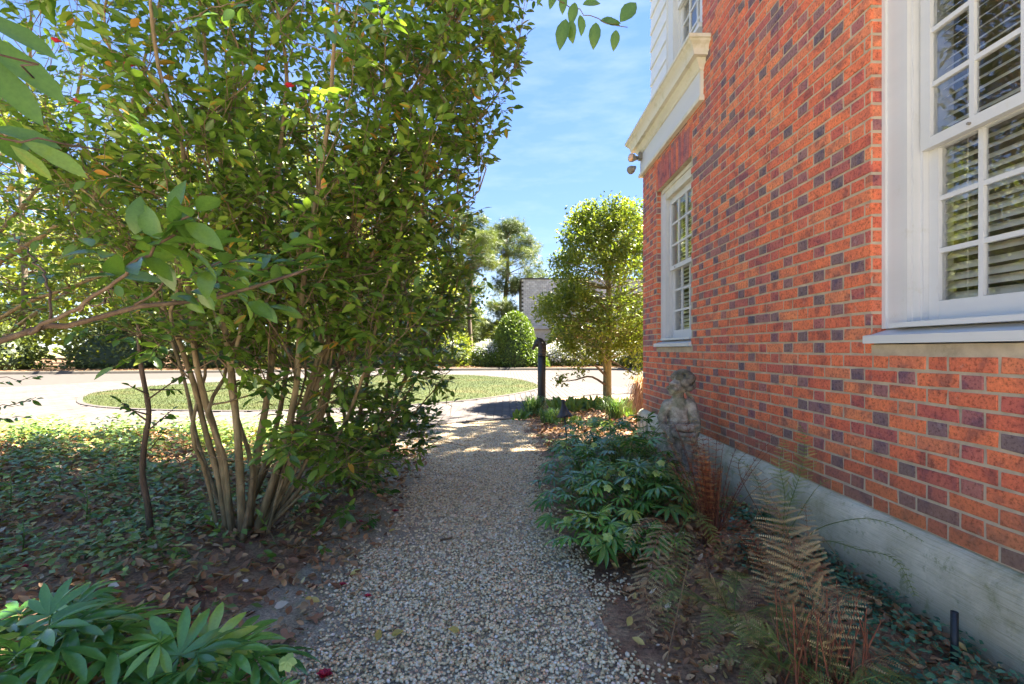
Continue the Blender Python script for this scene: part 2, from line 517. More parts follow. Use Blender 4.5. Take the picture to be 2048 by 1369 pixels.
def smoothpath(pts, n=24):
    pts = np.asarray(pts, float)
    d = np.concatenate([[0], np.cumsum(np.linalg.norm(np.diff(pts, axis=0), axis=1))])
    t = np.linspace(0, d[-1], n)
    idx = np.clip(np.searchsorted(d, t, side='right') - 1, 0, len(pts) - 2)
    out = []
    for i, tt in zip(idx, t):
        u = (tt - d[i]) / max(d[i + 1] - d[i], 1e-9)
        p0 = pts[max(i - 1, 0)]; p1 = pts[i]; p2 = pts[i + 1]; p3 = pts[min(i + 2, len(pts) - 1)]
        out.append(0.5 * ((2 * p1) + (-p0 + p2) * u + (2 * p0 - 5 * p1 + 4 * p2 - p3) * u * u + (-p0 + 3 * p1 - 3 * p2 + p3) * u ** 3))
    return np.array(out)

# leaf templates: local +y is the length, z the upper side
def leaf_template(w=.24, fold=.05, droop=.14, seg=(0, .22, .5, .78, 1), hw=(0, .78, 1, .62, 0)):
    mid = [(0, t, -droop * t * t) for t in seg]
    L = [(-w * h, t, fold * h - droop * t * t) for t, h in list(zip(seg, hw))[1:-1]]
    Rr = [(w * h, t, fold * h - droop * t * t) for t, h in list(zip(seg, hw))[1:-1]]
    V = mid + L + Rr
    n = len(seg); k = n - 2
    Fc = []
    for base, flip in ((n, 0), (n + k, 1)):
        q = [(0, 1, base, base)]
        for i in range(k - 1):
            q.append((1 + i, 2 + i, base + i + 1, base + i))
        q.append((k, k + 1, base + k - 1, base + k - 1))
        for f in q:
            f = list(f)
            if flip:
                f = [f[1], f[0], f[3], f[2]] if f[2] != f[3] else [f[1], f[0], f[2], f[2]]
            Fc.append(f)
    return np.array(V, float), np.array(Fc)
T_CAM = leaf_template(.23, .06, .16)
T_CAM2 = leaf_template(.24, .075, .17, (0, .12, .32, .55, .8, 1), (0, .5, .93, 1, .6, 0))
T_SML = leaf_template(.27, .06, .1, (0, .5, 1), (0, 1, 0))
T_LANCE = leaf_template(.15, .05, .22, (0, .3, .62, .85, 1), (0, .75, 1, .66, 0))
T_QUAD = (np.array([(0, 0, 0), (.32, .5, .08), (0, 1, 0), (-.32, .5, .08)], float), np.array([(0, 1, 2, 2), (0, 2, 3, 3)]))

def norm(a):
    return a / (np.linalg.norm(a, axis=-1, keepdims=True) + 1e-9)

def frames(Dv, N):
    y = norm(Dv)
    x = norm(np.cross(y, N))
    z = np.cross(x, y)
    return x, y, z

def cloud(tmpl, Pp, Dv, N, S):
    V, Fc = tmpl
    x, y, z = frames(Dv, N)
    S = np.asarray(S, float)[:, None, None]
    W = Pp[:, None] + S * (V[None, :, 0:1] * x[:, None] + V[None, :, 1:2] * y[:, None] + V[None, :, 2:3] * z[:, None])
    n = len(Pp); k = len(V)
    FF = (Fc[None] + (np.arange(n) * k)[:, None, None]).reshape(-1, 4)
    return W.reshape(-1, 3), FF

def randdir(n, up=0.0, rng=R):
    v = rng.normal(size=(n, 3)); v[:, 2] += up
    return norm(v)

def inframe(Pp, m=30):
    Y = np.maximum(Pp[:, 1], .05)
    px = CX + Pp[:, 0] * F / Y; py = HY - (Pp[:, 2] - CH) * F / Y
    return (Pp[:, 1] > .2) & (px > -m) & (px < 2048 + m) & (py > -m) & (py < 1369 + m)

def midrib(V):
    return np.where(np.abs(V[:, 0]) < 1e-6, .13, -.03) if len(V) > 4 else np.zeros(len(V))
_leafvar = {}
def emit_leaves(parent, tmpl, Pp, Dv, N, S, rnd, mat, n_ind=300, tkey='cam', stuffname='foliage', partname='leaf'):
    """the leaves that show largest become parts of their own, the others one stuff part"""
    Pp = np.asarray(Pp); S = np.asarray(S); rnd = np.asarray(rnd)
    vis = inframe(Pp)
    size = np.where(vis, S / np.maximum(np.linalg.norm(Pp - np.array([0, 0, CH]), axis=1), .1), -1)
    order = np.argsort(-size)
    ind = order[:n_ind] if n_ind < len(order) else order
    ind = ind[size[ind] > 0] if n_ind < len(order) else ind
    rest = np.setdiff1d(np.arange(len(Pp)), ind)
    x, y, z = frames(Dv, N)
    base = Vector(parent.location)
    for i in ind:
        q = min(int(rnd[i] * 12), 11)
        key = (tkey, mat.name, q)
        if key not in _leafvar:
            me = fast_mesh_mixed('leaf_' + tkey, tmpl[0], tmpl[1], (q + .5) / 12)
            me.materials.append(mat)
            _leafvar[key] = me
        o = bpy.data.objects.new(partname, _leafvar[key])
        mtx = np.eye(4); s = S[i]
        mtx[:3, 0] = x[i] * s; mtx[:3, 1] = y[i] * s; mtx[:3, 2] = z[i] * s
        mtx[:3, 3] = Pp[i] - np.array(base)
        o.parent = parent
        o.matrix_basis = Matrix(mtx.tolist())
        COL.objects.link(o)
    if len(rest):
        V, Fq = cloud(tmpl, Pp[rest], np.asarray(Dv)[rest], np.asarray(N)[rest], S[rest])
        rv = (rnd[rest][:, None] + np.where(rnd[rest][:, None] < .9, midrib(tmpl[0])[None], 0)).ravel()
        b = Bag(); b.add(V, Fq, np.clip(rv, 0, 1))
        kind(link(stuffname, b.mesh(stuffname), mat, parent), 'stuff')

def fast_mesh_mixed(name, V, Fq, r):
    b = Bag(); b.add(V, Fq, np.clip(r + midrib(V), 0, .93 if r < .93 else 1))
    return b.mesh(name)

# ------------------------------------------------------------------ ground level
def sm(a, b, x):
    t = np.clip((x - a) / (b - a), 0, 1)
    return t * t * (3 - 2 * t)

def path_left(y):
    return np.interp(y, [0, 1.7, 2.6, 3.9, 5.2, 5.9, 7.2, 8], [-.86, -.85, -.84, -.84, -.95, -1.12, -1.62, -1.9])
def path_right(y):
    return np.interp(y, [0, 1.7, 2.6, 3.2, 3.9, 5.5, 6.5, 7.4, 8.3], [.56, .54, .50, .40, .33, .42, .36, .34, .24])

def gz(x, y):
    x = np.asarray(x, float); y = np.asarray(y, float)
    l = sm(0.1, .9, path_left(y) - x) * (.05 + .03 * np.sin(x * 3.1 + 1) * np.cos(y * 2.3))
    r = sm(0.05, .8, x - path_right(y)) * .08
    fade = 1 - sm(6.2, 7.2, y)
    return (l + r) * fade + .006 * np.sin(x * 17 + y * 9) * np.cos(y * 13 - x * 5)

def drive_edge(x):          # y of the near edge of the paved drive
    return np.interp(x, [-30, -9, -7.3, -4, -1.68, .24, .62, 1.2, 2.4, 4, 8, 30], [6.4, 6.8, 7.0, 7.1, 7.3, 8.35, 10.6, 11.7, 12.6, 13.2, 14, 16])

gx = np.concatenate([np.arange(-12, -5, .2), np.arange(-5, 2.05, .05)])
gy = np.arange(.2, 13.4, .08)
X, Y = np.meshgrid(gx, gy)
Z = gz(X, Y)
V = np.stack([X, Y, Z], -1).reshape(-1, 3)
nx, ny = len(gx), len(gy)
ii = (np.arange(ny - 1)[:, None] * nx + np.arange(nx - 1)[None])
Fq = np.stack([ii, ii + 1, ii + nx + 1, ii + nx], -1).reshape(-1, 4)
cen = V[Fq].mean(1)
keep = cen[:, 1] < drive_edge(cen[:, 0]) - .0
me = fast_mesh('garden_bed', V, Fq[keep])
kind(link('garden_bed', me, M['soil']), 'structure')

b = Bag(); b.box(-400, 400, -200, 400, -.6, -.05)
kind(link('ground', b.mesh('ground', False), M['earth']), 'structure')

def sheet(name, poly, z, mat, sub=0):
    bm = bmesh.new()
    vs = [bm.verts.new((p[0], p[1], z)) for p in poly]
    bm.faces.new(vs)
    bmesh.ops.triangulate(bm, faces=bm.faces[:])
    me = bpy.data.meshes.new(name); bm.to_mesh(me); bm.free()
    if me.polygons and me.polygons[0].normal.z < 0:
        me.flip_normals()
    return kind(link(name, me, mat), 'structure')

# right bed beyond the house corner, on to the holly
sheet('planting_bed', [(1.9, 6.2), (12, 6.2), (12, 13.4), (4, 13.1), (2.4, 12.5), (1.95, 12.25)], .0, M['soil'])

sheet('bounce_sheet', [(-9, -9), (9, -9), (9, .9), (1.9, .9), (1.5, .2), (-9, .2)], .0, M['bounce_pale'])  # unseen pale ground added behind the camera to bounce sunlight onto the wall
# gravel bed sheet
ys = np.linspace(.6, 8.2, 60)
pl, pr = path_left(ys), path_right(ys)
lim = lambda x: drive_edge(x)
rows = []
for y, a, c in zip(ys, pl, pr):
    xs = np.linspace(a + .03, c - .10, 12)
    rows.append(np.stack([xs, np.minimum(y, np.interp(xs, [-1.68, .24], [7.28, 8.33])), gz(xs, np.full(12, y)) + .004], -1))
V = np.array(rows).reshape(-1, 3)
ii = (np.arange(59)[:, None] * 12 + np.arange(11)[None])
Fq = np.stack([ii, ii + 1, ii + 13, ii + 12], -1).reshape(-1, 4)
kind(link('gravel_path', fast_mesh('gravel_path', V, Fq), M['gravelbase']), 'structure')

# drive: joint sheet with the pavers proud of it, lawn oval, asphalt
LAWN = smoothpath([(-10.4, 11.9), (-9.2, 10.6), (-7.7, 9.8), (-5.5, 9.4), (-3.5, 9.7), (-1.8, 10.6), (-.4, 12), (.7, 14), (1.05, 15.6), (.8, 17.8), (0, 20),
                   (-2, 22.3), (-5, 22.2), (-8, 20), (-11, 16.5), (-11.3, 13.6), (-10.4, 11.9)], 90)[:-1]
def in_poly(px, py, poly):
    px = np.asarray(px); py = np.asarray(py); c = np.zeros(px.shape, bool)
    n = len(poly)
    for i in range(n):
        x1, y1 = poly[i][0], poly[i][1]; x2, y2 = poly[(i + 1) % n][0], poly[(i + 1) % n][1]
        cond = ((y1 > py) != (y2 > py)) & (px < (x2 - x1) * (py - y1) / (y2 - y1 + 1e-12) + x1)
        c ^= cond
    return c
xs = np.linspace(-28, 12, 81)
near = [(x, float(drive_edge(x))) for x in xs]
FAR = lambda x: np.interp(x, [-60, -30, -16, -8, 0, 4, 12, 40], [19, 22, 24.6, 26.6, 27.8, 28, 27, 23])
far = [(x, float(FAR(x))) for x in xs[::-1]]
kind(sheet('driveway', near + far, -.012, M['pavergap']), 'structure')
wide = np.linspace(-60, 40, 60)
kind(sheet('road', [(x, 5.0 if x < -28 else 12.0 if x > 12 else 6.0) for x in wide] + [(x, float(FAR(x))) for x in wide[::-1]], -.02, M['asphalt']), 'structure')
kind(sheet('lawn', [(p[0], p[1]) for p in LAWN], .02, M['lawn']), 'structure')

def asphalt_zone(x, y):      # where the pavers stop and the asphalt lane shows
    left = (x < -8) & (y > np.interp(x, [-30, -16, -14, -8], [11, 15, 19.5, 24.5]))
    right = (x > 2.4) & (y > np.interp(x, [2.4, 3.5, 8], [19, 15.5, 13.5])) & (y < 40)
    return left | right

pw, ph = .30, .15
PX, PY = np.meshgrid(np.arange(-24, 9, ph), np.arange(6.2, 27, pw))
PY = PY + (np.arange(PX.shape[1])[None] % 2) * pw / 2
PX, PY = PX.ravel(), PY.ravel()
ok = (PY > drive_edge(PX) + .22) & (PY < FAR(PX) - .8) & ~in_poly(PX, PY, LAWN * np.array([1, 1]) ) & ~asphalt_zone(PX, PY)
# keep a border where whole pavers do not fit the lawn curve
Pv = np.stack([PX, PY], -1)[ok]
dl = np.min(np.linalg.norm(Pv[:, None] - LAWN[None, :, :2], axis=2), axis=1) if len(Pv) < 40000 else np.ones(len(Pv))
Pv = Pv[dl > .13]
vis = inframe(np.column_stack([Pv, np.zeros(len(Pv))]), 100)
Pv = Pv[vis]
order = np.argsort(np.hypot(Pv[:, 0], Pv[:, 1]))
def paver_geo(cx, cy, rz=0, hx=ph / 2 - .004, hy=pw / 2 - .004):
    h = .004 * R.random()
    b0, b1, t0, t1 = -.01, None, -.002 + h, 0
    V = []
    for (ax, ay, z) in ((1, 1, -.011), (1, 1, -.004 + h), (.93, .96, 0 + h)):
        for sx_, sy_ in ((-1, -1), (1, -1), (1, 1), (-1, 1)):
            V.append((cx + sx_ * hx * ax, cy + sy_ * hy * ay, z))
    Fc = [(8, 9, 10, 11)]
    for k in (0, 4):
        for i in range(4):
            j = (i + 1) % 4
            Fc.append((k + i, k + j, k + 4 + j, k + 4 + i))
    return V, Fc
drive = bpy.data.objects['driveway']
pm = []
for q in range(8):
    bb = Bag(); bb.add(*paver_geo(0, 0), r=q / 7.0); me = bb.mesh('paver', False); me.materials.append(M['paver']); pm.append(me)
for k in order[:300]:
    o = bpy.data.objects.new('paver', pm[R.integers(8)])
    o.location = (Pv[k][0], Pv[k][1], 0); o.rotation_euler = (R.normal() * .004, R.normal() * .004, R.normal() * .006)
    o.parent = drive; COL.objects.link(o)
bb = Bag()
for k in order[300:]:
    bb.add(*paver_geo(*Pv[k]), r=R.random())
kind(link('paver_field', bb.mesh('paver_field', False), M['paver'], drive), 'stuff')

# border course of pavers round the lawn + brick-on-edge rim
bb = Bag()
for i in range(len(LAWN)):
    p, q = LAWN[i], LAWN[(i + 1) % len(LAWN)]
    d = q - p; L = np.linalg.norm(d[:2]); n_ = max(1, int(L / .22))
    for k in range(n_):
        c = p + d * (k + .5) / n_
        t = d[:2] / L; nn = np.array([t[1], -t[0]])
        hw, hl = .09, L / n_ / 2 - .006
        c2 = c[:2] + nn * .02
        V = [(*(c2 + sx_ * t * hl + sy_ * nn * hw), z) for z in (-.01, .018) for sx_, sy_ in ((-1, -1), (1, -1), (1, 1), (-1, 1))]
        bb.add(V, [(4, 5, 6, 7), (0, 1, 5, 4), (1, 2, 6, 5), (2, 3, 7, 6), (3, 0, 4, 7)], R.random() * .5)
kind(link('paver_border', bb.mesh('paver_border', False), M['paver'], drive), 'stuff')
# soldier band and dark edging along the near edge of the drive
xs = np.arange(-12, .3, .16)
bb = Bag()
for x in xs:
    y0, y1 = float(drive_edge(x)), float(drive_edge(x + .15))
    V = [(x, y0 + .04, -.01), (x + .152, y1 + .04, -.01), (x + .152, y1 + .2, -.01), (x, y0 + .2, -.01)]
    V = V + [(a, b_, .004) for a, b_, _ in V]
    bb.add(V, [(4, 5, 6, 7), (0, 1, 5, 4), (1, 2, 6, 5), (2, 3, 7, 6), (3, 0, 4, 7)], R.random())
kind(link('edge_course', bb.mesh('edge_course', False), M['paver'], drive), 'stuff')
bb = Bag()
xs = np.linspace(-12, .3, 60)
pts = np.array([(x, float(drive_edge(x)) + .005, .0) for x in xs])
for i in range(59):
    a, c = pts[i], pts[i + 1]
    V = [(a[0], a[1] - .02, -.05), (c[0], c[1] - .02, -.05), (c[0], c[1] + .02, -.05), (a[0], a[1] + .02, -.05)]
    V = V + [(p[0], p[1], .025) for p in V]
    bb.add(V, [(4, 5, 6, 7), (0, 1, 5, 4), (1, 2, 6, 5), (2, 3, 7, 6), (3, 0, 4, 7)])
kind(link('path_edging', bb.mesh('path_edging', False), M['edging']), 'structure')

# kerb along the far side, pine straw bed behind
bb = Bag()
xs = np.arange(-34, 30, 1.2)
for i, x in enumerate(xs):
    x2 = x + 1.19
    a, c = float(FAR(x)), float(FAR(x2))
    prof = [(0, -.05), (.04, .10), (.07, .13), (.30, .13), (.32, -.05)]
    V = [(x, a + p[0], p[1]) for p in prof] + [(x2, c + p[0], p[1]) for p in prof]
    Fc = [(k, 5 + k, 6 + k, k + 1) for k in range(4)] + [(0, 1, 2, 2), (0, 2, 3, 3), (0, 3, 4, 4), (5, 7, 6, 6), (5, 8, 7, 7), (5, 9, 8, 8)]
    bb.add(V, [tuple(reversed(f)) if f[2] != f[3] else (f[2], f[1], f[0], f[0]) for f in Fc])
kind(link('kerb', bb.mesh('kerb', False), M['curb']), 'structure')
wide = np.linspace(-60, 50, 60)
o = sheet('pine_straw_bed', [(x, float(FAR(x)) + .3) for x in wide] + [(x, 90) for x in wide[::-1]], .1, M['mulch'])

# grass blades on the lawn edge facing us, so that the oval is not a flat decal
n = 90000
gxp = R.uniform(-11.5, 1.2, n); gyp = 9.2 + 13 * R.random(n) ** 1.8
k = in_poly(gxp, gyp, LAWN)
gp = np.stack([gxp, gyp, np.full(n, .018)], -1)[k]
d = randdir(len(gp), 2.5); d[:, 2] = np.abs(d[:, 2])
V, Fq = cloud((np.array([(-.09, 0, 0), (.09, 0, 0), (0, 1, -.1)], float), np.array([(0, 1, 2, 2)])), gp, d, randdir(len(gp)), R.uniform(.018, .036, len(gp)) * (1 + gp[:, 1] / 25))
bb = Bag(); bb.add(V, Fq, np.repeat(np.clip(R.normal(.5, .25, len(gp)), 0, 1), 3))
kind(tag(link('lawn_grass', bb.mesh('lawn_grass'), M['grass']), 'short sunlit green grass on the oval island', 'grass'), 'stuff')

# ------------------------------------------------------------------ gravel
def ico(sub):
    bm = bmesh.new(); bmesh.ops.create_icosphere(bm, subdivisions=sub, radius=1)
    V = np.array([v.co[:] for v in bm.verts]); Fc = np.array([[v.index for v in f.verts] for f in bm.faces]); bm.free()
    return V, Fc
I1, I2 = ico(1), ico(2)
def pebbles(Pp, S, tmpl, name):
    n = len(Pp); V, Fc = tmpl
    axes = np.stack([R.uniform(.75, 1.35, n), R.uniform(.75, 1.1, n), R.uniform(.5, .85, n)], -1)
    th = R.uniform(0, 2 * math.pi, n)
    tilt = R.normal(0, .35, n)
    W = V[None] * axes[:, None] * S[:, None, None]
    W = W * (1 + .12 * np.sin(V[None, :, 0:1] * 3 + th[:, None, None]))
    ct, st = np.cos(tilt)[:, None], np.sin(tilt)[:, None]
    x, z = W[..., 0] * ct - W[..., 2] * st, W[..., 0] * st + W[..., 2] * ct
    c, s_ = np.cos(th)[:, None], np.sin(th)[:, None]
    W = np.stack([x * c - W[..., 1] * s_, x * s_ + W[..., 1] * c, z], -1) + Pp[:, None]
    FF = (Fc[None] + (np.arange(n) * len(V))[:, None, None]).reshape(-1, 3)
    me = fast_mesh(name, W.reshape(-1, 3), FF, np.repeat(R.random(n), len(V)))
    return me
def scatter_path(y0, y1, dens, marg, rng=R):
    n = int((y1 - y0) * 2.6 * dens)
    y = rng.uniform(y0, y1, n); x = rng.uniform(-2.2, 1.2, n)
    dl_ = x - path_left(y); dr_ = path_right(y) - x
    e = np.minimum(dl_, dr_)
    wob = .06 * np.sin(y * 5 + 1) + .05 * np.sin(y * 11.3) + .04 * np.sin(x * 23)
    left = dl_ < dr_
    m_ = np.where(left, marg, marg * .4)
    p = np.clip((e + wob + m_ * .6) / (m_ * 1.4), 0, 1)
    patch = np.sin(x * 4.1 + y * 1.3) * np.sin(y * 2.2 - x * 2) + .5 * np.sin(x * 9 + 2) * np.sin(y * 6.5)
    k = (rng.random(n) < p ** 1.6 * np.clip(.95 - .3 * np.maximum(patch, 0), .5, 1)) & (y < drive_edge(x) - .03)
    return x[k], y[k]
gravel_root = thing('gravel', 'rounded mixed beige and grey pea gravel covering the path', 'gravel')
gravel_root['kind'] = 'stuff'
x, y = scatter_path(1.35, 3.0, 10500, .22)
S = np.clip(R.normal(.0068, .0018, len(x)), .0035, .0125)
me = pebbles(np.stack([x, y, gz(x, y) + .006 + S * .35 + R.random(len(x)) * .004], -1), S, I2 if False else I1, 'near_gravel')
nearg = link('near_gravel', me, M['pebble'], gravel_root); kind(nearg, 'stuff')
x, y = scatter_path(3.0, 8.3, 5500, .3)
S = np.clip(R.normal(.0082, .002, len(x)), .004, .014)
me = pebbles(np.stack([x, y, gz(x, y) + .004 + S * .35], -1), S, I1, 'far_gravel')
kind(link('far_gravel', me, M['pebble'], gravel_root), 'stuff')

# ------------------------------------------------------------------ the house
WX = 1.77          # face of the mortar is 6 mm behind the brick face
YC, YE = 6.25, 4.36  # far corner, end of the two-storey brick
BZ = .43           # first course
CO, ST, HD, J = .0677, .203, .0975, .0125
house = thing('brick_house', 'two storey red brick house wall with white windows and cornice beside the path', 'house', (WX + 2, 3.5, 0))
OPEN = [(1.16, 2.35, 1.225, 3.05), (4.625, 5.70, 1.225, 3.05)]
ARCH = [(y0 - .0, y1 + .0, z1, z1 + .31) for (y0, y1, z0, z1) in OPEN]

def brick_geo(y0, y1, z0, z1, x=WX, dep=.02, axis=0, r=.5):
    """front face looks to -X"""
    o_ = float(np.clip(R.normal(0, .0008), -.0012, .0012)); j = lambda s=.0017: R.normal(0, s)
    V = []
    for (inn, dx) in ((0, dep), (0, .0022 + o_), (.003, 0 + o_)):
        for (yy, zz, sy, sz) in ((y0, z0, 1, 1), (y1, z0, -1, 1), (y1, z1, -1, -1), (y0, z1, 1, -1)):
            V.append((x + dx, yy + sy * inn + (j() if dx < .01 else 0), zz + sz * inn + (j() if dx < .01 else 0)))
    Fc = [(8, 11, 10, 9)]
    for k in (0, 4):
        for i in range(4):
            jn = (i + 1) % 4
            Fc.append((k + i, k + 4 + i, k + 4 + jn, k + jn))
    return V, Fc

bricks = []   # (y0,y1,z0,z1,r)
def colour(header):
    u = R.random()
    if header:
        if u < .32: return .90 + .10 * R.random()
        if u < .50: return .80 + .08 * R.random()
        if u < .70: return .68 + .08 * R.random()
        return R.random() * .62
    if u < .07: return .84 + .10 * R.random()
    if u < .20: return .70 + .08 * R.random()
    return R.random() * .62
nc = int((6.4 - BZ) / CO)
for c in range(nc):
    z0 = BZ + c * CO + J / 2; z1 = z0 + CO - J
    zm = (z0 + z1) / 2
    ymax = YC if zm < 3.98 else YE
    y = ymax
    hd = c % 2 == 0
    first = True
    while y > 1.05:
        w = HD if hd else ST
        if first and c % 2 == 1:
            w = ST * .74 if not hd else HD
        y0 = max(y - w, 1.0)
        segs = [(y0, y - J if not first else y)]
        for (a, b_, za, zb) in OPEN + [(p[0] - .03, p[1] + .03, p[2] - .001, p[3]) for p in ARCH]:
            ns = []
            if za - .035 < zm < zb:
                for (s0, s1) in segs:
                    if s1 <= a or s0 >= b_: ns.append((s0, s1))
                    else:
                        if s0 < a - .0: ns.append((s0, a))
                        if s1 > b_ + .0: ns.append((b_, s1))
                segs = ns
        for (s0, s1) in segs:
            if s1 - s0 > .028:
                bricks.append((s0, s1, z0, z1, colour(hd)))
        y = y0 if first else y0
        y = y0
        first = False
        hd = not hd
bricks_np = np.array(bricks)
cenb = np.stack([np.full(len(bricks), WX), bricks_np[:, :2].mean(1), bricks_np[:, 2:4].mean(1)], -1)
size = np.where(inframe(cenb, 10), (bricks_np[:, 1] - bricks_np[:, 0]) * WX / cenb[:, 1] ** 2, -1)
order = np.argsort(-size)
for k in order[:300]:
    y0, y1, z0, z1, r = bricks[k]
    bb = Bag(); bb.add(*brick_geo(y0, y1, z0, z1), r=r)
    link('brick', bb.mesh('brick', False), M['brick'], house)
bb = Bag()
for k in order[300:]:
    y0, y1, z0, z1, r = bricks[k]
    bb.add(*brick_geo(y0, y1, z0, z1), r=r)
kind(link('brickwork', bb.mesh('brickwork', False), M['brick'], house), 'stuff')
# soldier arches over the windows
for (y0, y1, z0, z1) in ARCH:
    n_ = int((y1 - y0) / CO); w = (y1 - y0) / n_
    ym = (y0 + y1) / 2
    for k in range(n_):
        a0 = y0 + k * w + .004; a1 = a0 + w - .009
        sp = .10 * ((a0 + a1) / 2 - ym) / (y1 - y0) * 2 * .35
        V, Fc = brick_geo(a0, a1, z0 + .004, z1 - .004, r=.5)
        V = [(p[0], p[1] + sp * (p[2] - z0) / .3, p[2]) for p in V]
        bb = Bag(); bb.add(V, Fc, .70 + .14 * R.random() if R.random() < .6 else R.random() * .5)
        link('brick', bb.mesh('soldier_brick', False), M['brick'], house)
# reveal bricks on the far side of each opening (they face the camera)
for (oy0, oy1, oz0, oz1) in OPEN:
    for c in range(nc):
        z0 = BZ + c * CO + J / 2; z1 = z0 + CO - J
        if oz0 - .02 < z0 and z1 < oz1 + .03:
            bb = Bag(); bb.box(WX + .012, WX + .075, oy1 - .001, oy1 + .03, z0 + .001, z1 - .001, colour(c % 2 == 0) if c % 2 else R.random() * .6)
            link('brick', bb.mesh('reveal_brick', False), M['brick'], house)
# mortar backing, cut for the openings
mb = Bag()
def wallstrip(y0, y1, z0, z1):
    mb.box(WX + .0046, WX + .12, y0, y1, z0, z1)
zt = 6.4
ysplit = sorted({1.0, YE, YC - .001} | {a for o_ in OPEN for a in o_[:2]})
for a, b_ in zip(ysplit[:-1], ysplit[1:]):
    top = zt if b_ <= YE + 1e-6 else 3.95
    cut = [o_ for o_ in OPEN if o_[0] - 1e-6 <= a and b_ <= o_[1] + 1e-6]
    if cut:
        wallstrip(a, b_, BZ, cut[0][2] - .003); wallstrip(a, b_, cut[0][3] + .003, top)
    else:
        wallstrip(a, b_, BZ, top)
link('wall', mb.mesh('wall', False), M['mortar'], house)
# body of the house behind (keeps light out and casts the shade)
bb = Bag()
bb.box(2.35, 8, 1.0, YC - .02, -.1, 6.4)
bb.box(1.92, 2.36, 2.45, 4.55, -.1, 6.4)
bb.box(1.92, 2.36, 5.8, YC - .02, -.1, 6.38)
bb.box(1.92, 2.36, 1.0, 1.05, -.1, 6.4)
bb.box(1.92, 2.36, 1.05, 5.8, -.1, 1.15)
bb.box(1.95, 2.36, 1.05, 4.36, 3.12, 6.38)
bb.box(1.95, 2.36, 4.37, 5.8, 3.12, 4.0)
link('room_wall', bb.mesh('room_wall', False), M['interior'], house)
bb = Bag(); bb.box(WX + .12, 8, YC - .02, YC, -.1, 3.9)
link('front_wall', bb.mesh('front_wall', False), M['farbrick'], house)

# foundation with an uneven cast top
ys = np.linspace(1.0, YC + .03, 220)
rows = []
for i, y in enumerate(ys):
    w1 = mnoise.noise(Vector((y * 1.7, 0, 3))) * .035 + mnoise.noise(Vector((y * 6, 1, 3))) * .012
    rows.append([(WX + .03, y, BZ + .002), (WX - .012, y, BZ - .006), (WX - .035 + w1 * .3, y, BZ - .02 + w1 * .3), (WX - .058 + w1 * .5, y, BZ - .055 + w1), (WX - .066, y, BZ - .12), (WX - .068, y, .2), (WX - .07, y, -.1)])
V = np.array(rows).reshape(-1, 3); k = 7
ii = (np.arange(len(ys) - 1)[:, None] * k + np.arange(k - 1)[None])
Fq = np.stack([ii, ii + k, ii + k + 1, ii + 1], -1).reshape(-1, 4)
link('foundation', fast_mesh('foundation', V, Fq), M['concrete'], house)
bb = Bag(); bb.box(WX - .065, WX + .1, YC, YC + .035, -.1, BZ - .06); link('foundation_end', bb.mesh('foundation_end', False), M['concrete'], house)

